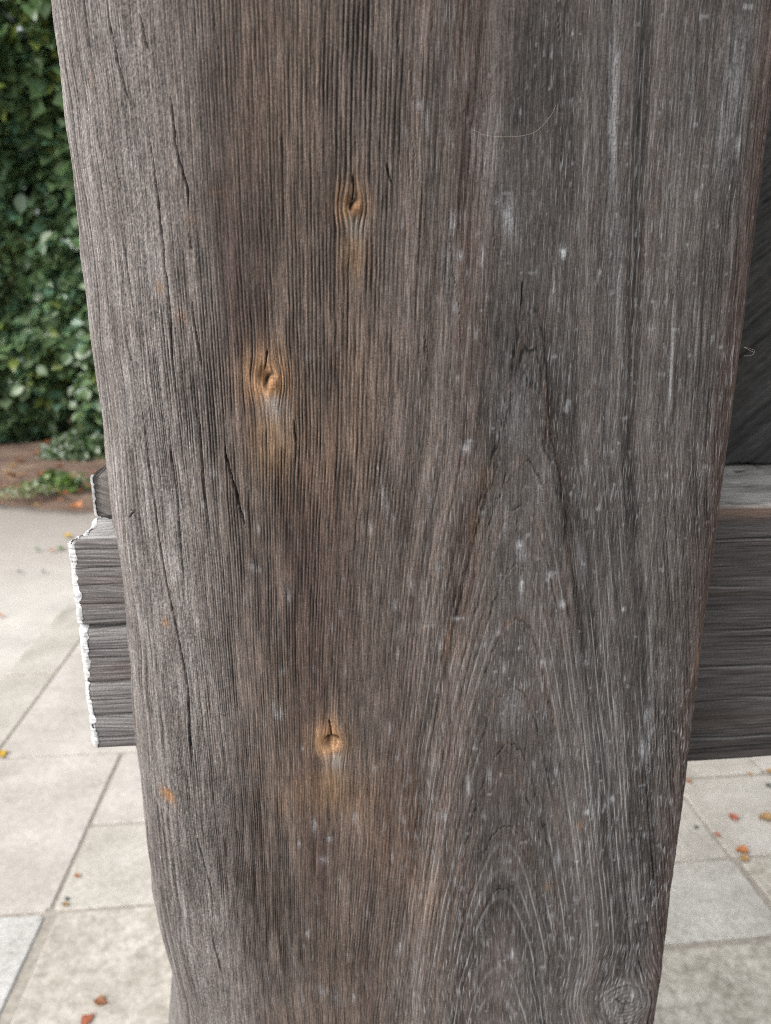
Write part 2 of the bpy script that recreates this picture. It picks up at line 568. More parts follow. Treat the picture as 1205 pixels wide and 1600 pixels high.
FLECKS = [(958, 150, 6, 150, .42), (1150, 120, 14, 90, .28), (1128, 200, 12, 70, .25), (760, 230, 22, 60, .22), (700, 420, 12, 60, .25), (1012, 1160, 4, 60, .5), (965, 420, 4, 90, .35), (800, 640, 26, 50, .2), (800, 1110, 26, 50, .2), (850, 760, 16, 50, .16),  # px, py, half width, half height (px), strength : pale weathered spots and dents
    (812, 848, 6, 9, 1), (815, 866, 8, 14, .5), (860, 897, 7, 7, 1), (880, 944, 6, 9, .9), (815, 915, 3, 22, .9), (725, 697, 8, 8, .9), (734, 690, 5, 5, .6), (615, 946, 3, 10, .8),
    (640, 915, 4, 14, .6), (597, 770, 3, 24, .6), (604, 790, 3, 20, .6), (333, 738, 6, 8, .5), (402, 890, 6, 8, .6), (441, 1050, 4, 7, .5), (848, 1035, 5, 8, .7), (785, 1040, 3, 12, .6),
    (811, 1012, 5, 5, .7), (776, 988, 6, 6, .7), (716, 968, 14, 4, .6), (670, 975, 10, 3, .35), (790, 1345, 8, 10, .3), (919, 1270, 6, 6, 1), (956, 1247, 4, 7, .8), (973, 952, 4, 5, .7), (917, 1035, 4, 8, .6),
    (695, 1275, 4, 9, .9), (732, 1230, 5, 22, .6), (765, 1215, 4, 20, .6), (553, 1278, 4, 10, .7), (516, 1312, 6, 6, .8), (490, 1290, 5, 18, .6), (586, 1200, 4, 8, .6), (437, 1115, 4, 16, .6),
    (465, 1320, 4, 8, .5), (506, 1345, 8, 8, .5), (425, 1105, 3, 22, .5), (480, 1460, 4, 10, .6), (723, 1390, 5, 8, .6), (629, 1280, 3, 9, .5), (612, 1340, 4, 12, .5), (792, 322, 10, 18, .4), (797, 350, 10, 20, .45),
    (878, 395, 6, 9, .9), (718, 398, 4, 8, .7), (706, 350, 5, 16, .6), (960, 250, 3, 60, .45), (1050, 530, 2, 60, .6), (1047, 600, 2, 50, .8), (895, 48, 3, 5, .8), (656, 165, 4, 6, .5), (790, 560, 2, 10, .6),
    (780, 900, 3, 10, .4), (835, 1195, 3, 10, .6), (902, 1345, 4, 4, .8), (900, 1405, 5, 12, .6), (862, 1430, 10, 10, .35), (1003, 1170, 4, 26, .8), (1008, 1120, 3, 20, .6), (1012, 1195, 3, 30, .7),
    (940, 1330, 3, 7, .7), (986, 1340, 3, 9, .6), (870, 1345, 5, 16, .5), (935, 1260, 2, 40, .5), (690, 890, 3, 12, .5), (695, 990, 3, 10, .5), (540, 1050, 3, 10, .4), (380, 800, 4, 9, .5), (345, 760, 4, 10, .35),
    (600, 1290, 3, 10, .4), (265, 800, 8, 14, .35), (560, 1300, 3, 16, .45), (520, 980, 3, 12, .35), (620, 1020, 3, 9, .4), (800, 1490, 4, 16, .6), (780, 1505, 3, 24, .5), (848, 1512, 5, 5, .7), (720, 1500, 3, 20, .5),
    (505, 1550, 9, 14, .4), (525, 1560, 6, 20, .4), (455, 1490, 3, 30, .45), (470, 1560, 3, 30, .4), (420, 1530, 3, 26, .35), (740, 1540, 3, 14, .4), (1085, 300, 4, 8, .4), (1150, 230, 6, 12, .35),
]
STAINS = [(286, 497, 9, 12, .5), (252, 449, 6, 10, .6), (257, 975, 10, 9, .7), (155, 130, 8, 12, .3), (340, 300, 18, 8, .3), (300, 345, 14, 8, .25), (610, 1330, 60, 60, .18), (660, 1390, 40, 60, .18),
          (905, 1290, 6, 10, .4), (856, 1385, 8, 10, .35), (560, 1250, 60, 90, .22), (480, 700, 70, 130, .16), (560, 620, 40, 140, .13), (650, 1250, 30, 90, .12), (760, 745, 14, 26, .25), (740, 820, 8, 40, .22),
          (700, 990, 8, 40, .2), (470, 1240, 50, 60, .2), (1160, 620, 8, 90, .25), (1135, 780, 10, 100, .25), (1112, 900, 10, 90, .28), (1090, 1050, 10, 90, .22), (1172, 545, 5, 20, .35)]
DARK = [(*at(x_, y_), a_ * PXM, b_ * PXM, k_) for x_, y_, a_, b_, k_ in ((440, 1400, 90, 110, .26), (560, 1500, 70, 60, .2), (380, 330, 60, 130, .16), (700, 180, 22, 260, .2), (690, 380, 18, 150, .2),
        (900, 1420, 120, 120, .22), (830, 1130, 90, 50, .16), (1000, 1300, 60, 160, .22), (430, 840, 70, 130, .12), (470, 560, 40, 90, .14), (1040, 620, 30, 60, .18), (330, 1560, 60, 60, .14))]
for _ in range(55):
    FLECKS.append((random.uniform(580, 1110), random.uniform(60, 1580), random.uniform(1.5, 4), random.uniform(4, 16), random.uniform(.3, .65)))
for _ in range(40):
    FLECKS.append((random.uniform(300, 640), random.uniform(700, 1580), random.uniform(2, 4), random.uniform(5, 16), random.uniform(.25, .6)))
CRK = [(np.array([at(*p) for p in pl]), w * PXM, d * 0.001) for pl, w, d in CRACKS]
for _ in range(60):           # fine short drying checks that follow the grain
    zone = random.random()
    if zone < .42:
        px, py = random.uniform(585, 730), random.uniform(0, 760)
        ln, sl = random.uniform(24, 90), random.uniform(.05, .11)
    elif zone < .75:
        px, py = random.uniform(230, 560), random.uniform(0, 1500)
        ln, sl = random.uniform(14, 55), random.uniform(.03, .14) if px < 380 else random.uniform(-.02, .05)
    elif zone < .88:
        py = random.uniform(0, 1500)
        px = 120 + py * .12 + random.uniform(0, 110)
        ln, sl = random.uniform(12, 60), random.uniform(.12, .17)
    else:
        px, py = random.uniform(720, 1000), random.uniform(0, 560)
        ln, sl = random.uniform(12, 46), random.uniform(-.01, .04)
    pl = [at(px, py), at(px + sl * ln * .5 + random.uniform(-.8, .8), py + ln * .5), at(px + sl * ln, py + ln)]
    CRK.append((np.array(pl), random.uniform(.7, .95) * PXM, random.uniform(.4, .9) * .001))
FLK = [(*at(x, y), a * PXM, b * PXM, k) for x, y, a, b, k in FLECKS]
STN = [(*at(x, y), a * PXM, b * PXM, k) for x, y, a, b, k in STAINS]
SILZ = [at(290, 1599)[1], at(290, 1480)[1], at(280, 1330)[1], at(190, 720)[1], at(150, 400)[1], at(110, 2)[1]]
ARCH_Y = [482, 540, 590, 716, 790, 880, 968, 1072, 1160, 1205, 1290, 1385]
D0, KC, ZC = 0.036, 0.145, 1.2


def z_eff(z):
    return np.where(z > 1.32, 1.32 + .35 * (z - 1.32), z)      # the trunk runs straighter higher up


def ring_R(x, z):
    z = z_eff(z)
    return np.sqrt(x ** 2 + D0 ** 2) + KC * (z - ZC)


ARCH_R = [float(ring_R(0.0, at(812, y)[1])) for y in ARCH_Y]
_Rg = np.linspace(-0.2, 0.8, 2001)
_wg = np.interp(_Rg, [0, .05, .10, .14, .19], [.0038, .0034, .0025, .0021, .0019])
_phg = np.concatenate([[0], np.cumsum(1 / _wg[1:] * np.diff(_Rg))])
_phg = _phg + 0.5 * noise(_phg * 0.23, _phg * 0, 2) + 0.16 * noise(_phg * 0.9, _phg * 0, 5)


def window(s, z, s0, s1, z0, z1):
    """rows and columns of the (regular) sheet inside a box"""
    sr, zr = s[0], z[:, 0]
    c = np.where((sr >= s0) & (sr <= s1))[0]
    r = np.where((zr >= z0) & (zr <= z1))[0]
    if len(c) == 0 or len(r) == 0:
        return None
    return slice(r[0], r[-1] + 1), slice(c[0], c[-1] + 1)


def post_surface(s, z, fine=True):
    """displacement (m), colour and grain coordinates of the weathered post at surface coordinates s,z"""
    # grain flow: knots push the fibres aside
    xs_ = s.copy()
    zs_ = z.copy()
    ring_mask = np.zeros_like(s)
    for ks, kz, r, h, kind in KN:
        dx, dz = s - ks, z - kz
        ax, az = (1.3 * r, 1.6 * r) if kind != 'burl' else (1.9 * r, 2.1 * r)
        amp = 0.70 if kind != 'burl' else 0.68
        if kind == 'scar':
            amp = .35
        xs_ = xs_ - dx * amp * np.exp(-(dx / ax) ** 2 - (dz / az) ** 2)
    wav = 0.0011 * noise(s * 14, z * 7, 1) + 0.0004 * noise(s * 60, z * 20, 2) + 0.00022 * noise(s * 200, z * 90, 3)
    low = sstep(0.98, 0.80, z) * sstep(-.12, .02, s)
    wav = wav + low * 0.0028 * noise(s * 30, z * 34, 4)
    xf = xs_ + wav
    T = np.interp(xf, [-.24, -.1, -.02, .03, .08, .12], [.21, .18, .11, .065, .02, 0])
    xsh = xf - T * (ZC - z_eff(z))
    dx = xsh - XC
    R = ring_R(dx, z) + 0.0006 * noise(s * 40, z * 7, 6)
    ph = np.interp(R, _Rg, _phg)
    fr = ph - np.floor(ph)
    wloc = np.interp(R, _Rg, _wg)
    sig = np.clip(.00052 / wloc, .10, .26)
    gro = np.exp(-((fr - .5) / sig) ** 2)
    fade = np.clip(.62 + .55 * noise(ph * .7, z * 30, 7) + .35 * noise(ph * 2.1, z * 90, 8), 0, 1.15)
    # zones
    zl = sstep(-0.045, -0.115, s)                            # rounded silver left side
    zm = sstep(.105, .075, s) * (1 - zl)                      # tight straight grain
    zr = sstep(.085, .13, s)                                  # flat cathedral grain on the right
    edge = sstep(.215, .27, s)
    zlc = sstep(-0.085, -0.15, s)
    cz = np.exp(-(dx / .036) ** 2)                            # quiet flat-sawn middle of the arches
    con = zlc * .60 + (1 - zlc) * (1 - zr) * 1.0 + zr * (.42 + .40 * edge) * (1 - .92 * cz)
    con = con * (1 - .45 * sstep(0.95, .82, z) * (1 - zr))
    con = con * np.clip(.8 + .5 * noise(s * 22, z * 7, 31), .3, 1.2)
    gro_amp = fade * con
    gro = gro * gro_amp
    # fibres
    f1 = noise(xf * 1500, z * 45, 9)
    f2 = noise(xf * 620, z * 22, 10)
    f3 = noise(xf * 260, z * 10, 11)
    qf = np.where(dx > 0, R, -R)                              # fibres run with the rings on the flanks of the arches
    wr = sstep(.016, .040, np.abs(dx)) * sstep(.02, .07, s)
    f2 = f2 * (1 - wr) + noise(qf * 620, z * 22, 61) * wr
    f3 = f3 * (1 - wr) + noise(qf * 260, z * 10, 62) * wr
    mot = noise(s * 1100, z * 900, 12)
    blot = fbm(s * 24, z * 14, 13, 3)
    blot2 = fbm(s * 70, z * 30, 14, 3)
    h = -0.00085 * gro + 0.00014 * f1 + 0.00018 * f2 + 0.00016 * f3 * (1 + zr) * (1 - .6 * cz)
    h = h + zl * (0.0011 * noise(s * 46, z * 13, 15) + 0.00018 * mot) + 0.0009 * noise(s * 12, z * 6, 16)
    # tone
    tone = .72 - .22 * gro + (.19 - .08 * zr) * f1 + .11 * f2 * (1 - .5 * cz) * (1 - .45 * zr) + .05 * f3 * (1 - .7 * cz) + .07 * blot2 + .10 * blot
    tone = tone + zl * (.15 * mot + .04) + zr * (.04 * f1 - .03) + sstep(.03, .085, s) * (.22 * noise(R * 130, R * 0, 72) + .07 * noise(R * 420, R * 0, 73)) * (1 - .7 * edge)
    tone = tone + .10 * mot
    ridge = np.array([.117, .095, .084])
    silver = np.array([.179, .165, .159])
    tan_ = np.array([.150, .104, .076])
    rcol = np.array([.075, .067, .063])
    brown = np.array([.078, .053, .046])
    C = np.empty(s.shape + (3,), np.float32)
    C[:] = ridge
    warm = np.clip(np.exp(-((s + .012 + .02 * (z - 1.2)) / .055) ** 2) * .55 + .42 * fbm(s * 34, z * 9, 18, 3), 0, .9)
    warm = warm * (1 - zr * .85) * (1 - zl)

    def mx(col, f):
        nonlocal C
        C = C * (1 - f[..., None]) + col * f[..., None]
    mx(rcol, zr * .9)
    mx(tan_, warm * .55)
    mx(brown, np.clip(1.1 * fbm(s * 60, z * 5, 19, 3) + .08, 0, .8) * (1 - zl * .6) * (1 - .65 * zr))
    mx(brown * 1.15, sstep(.266, .287, s) * .75)
    mx(silver, zl * np.clip(.72 + .4 * blot2, 0, 1))
    for px_, py_, a_, b_, k_ in DARK:
        tone = tone * (1 - .55 * k_ * np.exp(-((s - px_) / a_) ** 2 - ((z - py_) / b_) ** 2) * np.clip(.8 + .8 * blot2 + .4 * f3, 0, 1.4))
    # ragged end-grain arches
    grad = np.sqrt((dx / np.sqrt(dx ** 2 + D0 ** 2)) ** 2 + KC ** 2)
    lat = np.exp(-(np.abs(dx) / .056) ** 3)
    jz = .0016 * noise(s * 420, z * 40, 20) + .0010 * noise(s * 1200, z * 200, 21)
    for n_, Ra in enumerate(ARCH_R):
        d = (ring_R(dx, z) - Ra) / grad + jz * (.35 + .65 * cz)
        amp = lat * np.clip(.60 + .75 * noise(s * 150, z * 40, 22 + n_), 0, 1.1)
        q = np.exp(-(d / .00062) ** 2) * amp
        below = np.exp(-((d + .0016) / .0013) ** 2) * lat
        tone = tone - .46 * q + .08 * below - .04 * np.exp(-((d - .0035) / .0035) ** 2) * lat
        h = h - .00035 * q + .0002 * below
        rd = (np.exp(-((d - .0012) / .0016) ** 2) * lat * np.clip(.1 + .9 * noise(s * 90, z * 25, 90 + n_), 0, .5))
        mx(np.array([.125, .080, .062]), rd)
    # ridged silver rim on the far left
    rim = sstep(-.115, -.155, s)
    rl = noise(s * 640 + 1.5 * noise(s * 30, z * 8, 65), z * 7, 66)
    tone = tone + rim * .30 * rl
    h = h + rim * .0006 * rl
    tone = np.clip(tone, .13, 1.25)
    C = C * (tone[..., None] ** 1.6) * 1.45
    groove_tint = np.array([.92, .98, 1.04])
    # pale streaks along the grain (right side and towards the foot)
    st = noise(xf * 760, z * 20, 23) * .62 + noise(xf * 1300, z * 48, 24) * .55
    st = st * (1 - wr) + wr * (noise(qf * 760, z * 13, 63) * .68 + noise(qf * 1300, z * 40, 64) * .5)
    dens = zr * (.55 + .5 * sstep(1.25, .85, z)) + .30 * sstep(1.0, .8, z) * (1 - zl)
    thr = .44 - .13 * sstep(1.15, .85, z) * zr
    streak = sstep(thr, thr + .30, st + .16 * noise(s * 30, z * 9, 25)) * np.clip(dens, 0, 1)
    spk = sstep(.74, .95, noise(s * 420, z * 170, 26)) * (.25 + .5 * zr) * .5
    pale = np.clip(streak * .30 * (1 - .5 * cz) + spk, 0, 1)
    h = h - .00022 * streak
    for fs, fz, a, b, k in FLK:
        w = window(s, z, fs - 3 * a - .004, fs + 3 * a + .004, fz - 3 * b, fz + 3 * b)
        if w:
            ss, zz = s[w], z[w]
            wob = .35 * a * noise(ss * 800, zz * 300, 27)
            qq = ((ss - fs + wob + .06 * (zz - fz)) / (a * 1.0)) ** 2 + ((zz - fz) / b) ** 2
            gsn = np.exp(-qq)
            pale[w] = np.clip(pale[w] + k * 1.15 * gsn * np.clip(.75 + .55 * f1[w] + .35 * mot[w], 0, 1), 0, 1)
            h[w] = h[w] - .0010 * k * gsn * (a < 12 * PXM)
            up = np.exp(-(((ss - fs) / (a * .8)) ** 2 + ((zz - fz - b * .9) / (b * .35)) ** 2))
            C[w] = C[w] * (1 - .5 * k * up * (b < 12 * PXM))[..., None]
    mx(np.array([.32, .33, .345]), pale * .80)
    for fs, fz, a, b, k in STN:
        w = window(s, z, fs - 3 * a, fs + 3 * a, fz - 3 * b, fz + 3 * b)
        if w:
            ss, zz = s[w], z[w]
            q = np.exp(-((ss - fs) / a) ** 2 - ((zz - fz) / b) ** 2) * k * np.clip(.8 + .5 * f2[w] + .4 * f1[w], 0, 1.2)
            tc = np.array([.27, .150, .075]) * np.clip(tone[w] * 1.2, .2, 1.2)[..., None]
            C[w] = C[w] * (1 - q[..., None]) + tc * q[..., None]
    # knots
    for ks, kz, r, hue, kind in KN:
        w = window(s, z, ks - 6 * r, ks + 6 * r, kz - 9 * r, kz + 8 * r)
        if not w:
            continue
        ss, zz = s[w], z[w]
        u, v = (ss - ks) / r, (zz - kz) / r
        rad = np.hypot(u, v)
        tw = tone[w]
        if kind in ('eye', 'hollow'):
            halo = np.exp(-((u + .25) / 1.7) ** 2 - (np.where(v > 0, v / 2.4, v / 1.7)) ** 2) * hue * .9
            halo = np.clip(halo * (.9 + .5 * f2[w] + .3 * f1[w]), 0, .80)
            oc = np.array([.34, .195, .100]) * np.clip(.15 + 1.15 * tw, .2, 1.4)[..., None]
            C[w] = C[w] * (1 - halo[..., None]) + oc * halo[..., None]
            drip = np.exp(-((u - .25 + .05 * v) / 1.0) ** 2) * sstep(-.7, -1.6, v) * sstep(-6.5, -2.0, v)
            drip = np.clip(drip * (.8 + .5 * f1[w]) * .8, 0, 1)
            C[w] = C[w] * (1 - drip[..., None]) + np.array([.27, .24, .215]) * drip[..., None]
            tail = np.exp(-(u / 1.7) ** 2) * sstep(-2.0, -4.0, v) * sstep(-9.5, -5, v) * .75
            C[w] = C[w] * (1 - tail[..., None]) + (np.array([.21, .135, .08]) * np.clip(tw * 1.3, .2, 1.3)[..., None]) * tail[..., None]
            # hollow under a lip, core standing in it
            hol = np.exp(-((u + .28) / .62) ** 2 - ((v - .30) / .72) ** 2)
            core = np.exp(-((u - .38) / .46) ** 2 - ((v + .12) / .55) ** 2)
            swell = np.exp(-(rad / 2.4) ** 2)
            if kind == 'hollow':
                hol = np.exp(-np.abs((u - .05) / .85) ** 3 - np.abs((v - .15) / .72) ** 3) * 1.1
                core = .35 * np.exp(-((u + .1) / .5) ** 2 - ((v + .5) / .4) ** 2)
            h[w] = h[w] + .0010 * swell - .0040 * hol * (r / (18 * PXM)) + .0026 * core
            cr = np.hypot((u - .38) / .9, v + .12)
            rings = .5 + .5 * np.cos(cr * 21 + 1.5 * noise(u * 3, v * 3, 28))
            kf = np.clip(core * 1.2, 0, 1) * .8 * (kind == 'eye')
            C[w] = C[w] * (1 - kf[..., None]) + (np.array([.27, .145, .07]) * (.55 + .55 * rings)[..., None]) * kf[..., None]
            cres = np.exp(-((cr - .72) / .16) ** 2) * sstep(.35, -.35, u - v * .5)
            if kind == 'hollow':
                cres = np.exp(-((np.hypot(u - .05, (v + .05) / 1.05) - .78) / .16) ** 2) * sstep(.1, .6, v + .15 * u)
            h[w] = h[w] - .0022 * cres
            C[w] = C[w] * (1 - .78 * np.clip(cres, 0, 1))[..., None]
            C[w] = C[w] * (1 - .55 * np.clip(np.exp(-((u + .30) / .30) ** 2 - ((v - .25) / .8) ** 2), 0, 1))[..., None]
        elif kind == 'scar':
            lob = np.exp(-(u / 1.0) ** 2 - ((v + .1) / .62) ** 2)
            lob = np.clip(lob * (1.1 + .5 * f1[w]), 0, .9)
            C[w] = C[w] * (1 - lob[..., None]) + (np.array([.27, .145, .07]) * np.clip(.4 + .7 * tw, .3, 1.2)[..., None]) * lob[..., None]
            arc = np.exp(-((v - .55 + .35 * u) / .28) ** 2 - ((u - .1) / .9) ** 2)
            h[w] = h[w] - .0016 * lob - .0016 * arc
            C[w] = C[w] * (1 - .45 * arc)[..., None]
        else:
            inr = sstep(1.35, .75, rad)
            rr = np.hypot(u * 1.0, v * 1.25) + .10 * noise(u * 2.2, v * 2.2, 29)
            rings = np.cos(rr * 27)
            h[w] = h[w] + .0035 * np.exp(-(rad / 1.0) ** 2) + .00032 * rings * inr
            C[w] = C[w] * (1 - inr[..., None]) + (np.array([.108, .100, .096]) * (1 + .07 * rings + .30 * f2[w] + .25 * blot2[w])[..., None]) * inr[..., None]
            lip = .38 * np.exp(-((rr - .98) / .07) ** 2) * sstep(-.5, .2, v - u * .6 + .3)
            lip2 = np.exp(-((rr - .55 - .1 * u) / .06) ** 2) * .3 * sstep(.4, -.3, u + v)
            h[w] = h[w] - .0022 * lip - .001 * lip2
            C[w] = C[w] * (1 - .55 * np.clip(lip + lip2, 0, 1))[..., None]
            for a0, ll in ((.35, .55), (2.6, .62), (-1.75, .6), (1.5, .4)):
                ca, sa = math.cos(a0), math.sin(a0)
                al, ac = u * ca + v * sa, -u * sa + v * ca + .05 * noise(u * 5, v * 5, 30)
                ck = np.exp(-(ac / .035) ** 2) * sstep(-.05, .05, al) * sstep(ll, ll - .2, al)
                h[w] = h[w] - .0012 * ck
                C[w] = C[w] * (1 - .42 * ck)[..., None]
    for ks, kz, r, hue, kind in KN:
        rr_ = np.hypot((s - ks) / r, (z - kz) / r)
        gro_amp = gro_amp * (1 - .9 * np.exp(-(rr_ / (.95 if kind != 'burl' else .8)) ** 4))
    # drying checks
    if fine:
        for pl, wd, dp in CRK:
            m = .004
            w = window(s, z, pl[:, 0].min() - m, pl[:, 0].max() + m, pl[:, 1].min() - m, pl[:, 1].max() + m)
            if not w:
                continue
            ss, zz = s[w], z[w]
            o = np.argsort(pl[:, 1])
            wd = wd * (1.08 if wd > .98 * PXM else .75)
            xc = np.interp(zz, pl[o, 1], pl[o, 0]) + .00035 * noise(zz * 260, zz * 0 + dp * 4e4, 32)
            t = (zz - pl[:, 1].min()) / (np.ptp(pl[:, 1]) + 1e-6)
            tp = sstep(-.02, .18, t) * sstep(1.02, .8, t)
            wv = wd * (.5 + .5 * tp) * (.9 + .25 * noise(zz * 180, zz * 0 + dp * 9e4, 33))
            q = np.exp(-(np.abs(ss - xc) / (wv + 1e-6)) ** 2.4) * tp
            h[w] = h[w] - dp * (1 if wd > 1.05 * PXM else .4) * q
            C[w] = C[w] * (1 - (.88 if wd > 1.05 * PXM else .5) * np.clip(q * 1.3, 0, 1))[..., None]
            lipq = np.exp(-((ss - xc + 2.1 * wv) / (1.3 * wv)) ** 2) * tp
            h[w] = h[w] + .00025 * lipq
            C[w] = C[w] * (1 + .16 * lipq)[..., None]
    # worn dents on the right arris and bumps on the left silhouette
    h = h + sstep(.272, .29, s) * (.0004 * noise(z * 40, z * 0, 34) + .0007 * noise(z * 13, z * 0, 35) + .0002 * noise(z * 240, s * 300, 38) - .0010 * sstep(.55, .9, noise(z * 21, z * 0, 39)) - .0004)
    h = h + sstep(-.09, -.17, s) * (.0022 * noise(z * 11, s * 20, 36) + .0011 * noise(z * 33, s * 40, 37))
    h = h + sstep(-.06, -.15, s) * np.interp(z, SILZ, [-.0105, -.0015, 0, 0, .0028, .0062])
    zr2 = sstep(.03, .085, s)
    pa = sstep(-.30, .34, noise(ph * .9, z * 13, 70) + .55 * noise(ph * 2.3, z * 46, 71)) * (.30 + .95 * sstep(1.36, .9, z))
    pa = pa * np.clip(.72 + .55 * noise(ph * 1.3, z * 80, 75) + .25 * f1, 0, 1.2)
    pa = pa * zr2 * (1 - .90 * np.exp(-(dx / .030) ** 2)) * (1 - .55 * edge)
    ramp_ = np.clip(gro_amp * .95, 0, .93) * (1 - .75 * zr2 * (1 - edge)) - 2.2 * pa
    sig = sig * (1 - .28 * np.clip(pa * 3, 0, 1))
    dns = np.clip(.10 + zr2 * (.45 + .35 * sstep(1.3, .85, z)) * np.clip(.7 + .8 * noise(s * 40, z * 14, 74), 0, 1.3) + .3 * sstep(.98, .8, z) * (1 - zl), 0, 1)
    C = np.concatenate([np.clip(C, .008, .7), dns[..., None]], -1)
    return h, C, np.stack([xf, z, ph * 0], -1), np.stack([ph, ramp_, sig], -1)


def post_patch(s0, s1, z0, z1, nc, nr, fine):
    s, z = np.meshgrid(np.linspace(s0, s1, nc), np.linspace(z0, z1, nr))
    s, z = s.astype(np.float64), z.astype(np.float64)
    h, C, G, RI = post_surface(s, z, fine)
    x, y, nx_, ny_ = base_point(s, z)
    V = np.stack([x + nx_ * h, y + ny_ * h, z], -1)
    # normals of the displaced sheet
    du = np.gradient(V, axis=1)
    dv = np.gradient(V, axis=0)
    N = np.cross(du, dv)
    N /= np.linalg.norm(N, axis=-1, keepdims=True) + 1e-12
    return s, z, V, C, G, N, RI


wooden_post = empty('gate_post', (0.06, 0.16, 0))
tag(wooden_post, 'huge weathered grey brown wooden gate post with orange knots, filling the view', 'post')
OFF = np.array([0.06, 0.16, 0.0])
NC, NR = 960, 1050
s, z, V, C, G, N, RI = post_patch(SMIN + .02, SMAX - .004, 0.69, 1.66, NC, NR, True)
Vf, Cf, Gf, Nf, Rf = (a.reshape(-1, a.shape[-1]) for a in (V - OFF, C, G, N, RI))
F = grid_faces(NR, NC)
sc_ = (s[:-1, :-1] + s[1:, 1:]).ravel() / 2
zc_ = (z[:-1, :-1] + z[1:, 1:]).ravel() / 2
owner = np.zeros(len(F), np.int32)
for i, (ks, kz, r, hue, kind) in enumerate(KN):
    rr = {'eye': 1.25, 'hollow': 1.25, 'scar': 1.1, 'burl': 1.15}[kind] * r
    owner[((sc_ - ks) / rr) ** 2 + ((zc_ - kz) / (rr * 1.15)) ** 2 < 1] = i + 1
for i in range(len(KN) + 1):
    v, f, (c, gg, n, ri) = subset(Vf, F, owner == i, Cf, Gf, Nf, Rf)
    o = mesh_np('timber_face' if i == 0 else 'knot', v, f, M_POST, wooden_post, c, gg, True, n, ri)
    if i == 0:
        continue
    o['label'] = ['small orange knot with a dark slit near the upper middle', 'orange knot with a curled core in the left half of the post',
                  'orange hollow knot low on the post', 'small orange scar near the lower left edge', 'large grey swirling knot at the lower right edge'][i - 1]

# rest of the shaft: foot, upper length and the sides and back
parts = []


def add_part(V, C, G):
    parts.append((V.reshape(-1, 3) - OFF, grid_faces(*V.shape[:2]), C.reshape(-1, 3), G.reshape(-1, 3)))


for z0, z1, nr in ((0.0, 0.69, 80), (1.66, 2.9, 120)):
    _, _, V, C, G, _, RI = post_patch(SMIN + .02, SMAX - .004, z0, z1, 130, nr, False)
    C = C[..., :3] * (1 - .45 * np.clip(RI[..., 1:2], 0, 1))
    add_part(V, C, G)
zz = np.linspace(0, 2.9, 140)
pl_ = base_point(np.array([SMIN + .02]), 0)
pr_ = base_point(np.array([SMAX - .004]), 0)
back = np.array([(pl_[0][0], pl_[1][0]), (pl_[0][0] + .002, .24), (pl_[0][0] + .02, .32), (.0, .345), (.10, .35), (.2, .345), (.275, .335), (.292, .32), (.2925, .2), (pr_[0][0], pr_[1][0])])
tb = np.concatenate([[0], np.cumsum(np.hypot(*np.diff(back, axis=0).T))])
tt = np.linspace(0, tb[-1], 90)
bx, by = np.interp(tt, tb, back[:, 0]), np.interp(tt, tb, back[:, 1])
T2, Z2 = np.meshgrid(tt, zz)
gr = np.exp(-(((T2 / .0075 + .5 * noise(T2 * 30, Z2 * 3)) % 1 - .5) / .2) ** 2)
tn = .8 - .4 * gr + .2 * noise(T2 * 300, Z2 * 12, 3) + .15 * fbm(T2 * 20, Z2 * 8, 4)
Cb = np.clip(np.array([.115, .098, .088]) * tn[..., None], .01, .5)
flare = 1 + .0 * Z2
Vb = np.stack([np.broadcast_to(bx, T2.shape), np.broadcast_to(by, T2.shape), Z2], -1)[:, ::-1]
add_part(Vb, Cb[:, ::-1], np.stack([T2, Z2, T2 * 0], -1)[:, ::-1])
Vs, Fs, Cs, Gs, n0 = [], [], [], [], 0
for v, f, c, gg in parts:
    Vs.append(v); Fs.append(f + n0); Cs.append(c); Gs.append(gg)
    n0 += len(v)
mesh_np('shaft', np.concatenate(Vs), np.concatenate(Fs), M_SIDE, wooden_post, np.concatenate(Cs), np.concatenate(Gs))

# the back of the post swells out towards the ground
zz = np.linspace(0, on_plane(262, 1440, .24)[2], 120)
pa, pb = on_plane(269, 1522, .24), on_plane(263, 1600, .24)
xl_ = pa[0] + (zz - pa[2]) * (pb[0] - pa[0]) / (pb[2] - pa[2])
u_ = np.linspace(0, 1, 40)
Xq = xl_[:, None] + (np.array(.10) - xl_)[:, None] * (1 - np.cos(u_ * math.pi / 2))[None]
Yq = .24 - .055 * np.sin(u_ * math.pi / 2)[None] + .0 * Xq + .0015 * noise(zz[:, None] * 20, u_[None] * 5, 3)
Zq = zz[:, None] + 0 * Xq
tq_ = Xq * 1.0 + 0
Cq = np.array([.20, .185, .175]) * (.85 + .25 * noise(Xq * 400, Zq * 14, 4) + .2 * fbm(Xq * 40, Zq * 20, 5))[..., None]
Vq = np.concatenate([np.stack([Xq[:, :1] + .02, Yq[:, :1] + .10, Zq[:, :1]], -1), np.stack([Xq, Yq, Zq], -1)], 1)
Cq = np.concatenate([Cq[:, :1], Cq], 1)
Gq = np.stack([Vq[..., 0], Vq[..., 2], Vq[..., 0] * 0], -1)
mesh_np('foot_swelling', (Vq - OFF).reshape(-1, 3), grid_faces(*Vq.shape[:2]), M_SIDE, wooden_post, np.clip(Cq, .01, .6).reshape(-1, 3), Gq.reshape(-1, 3))


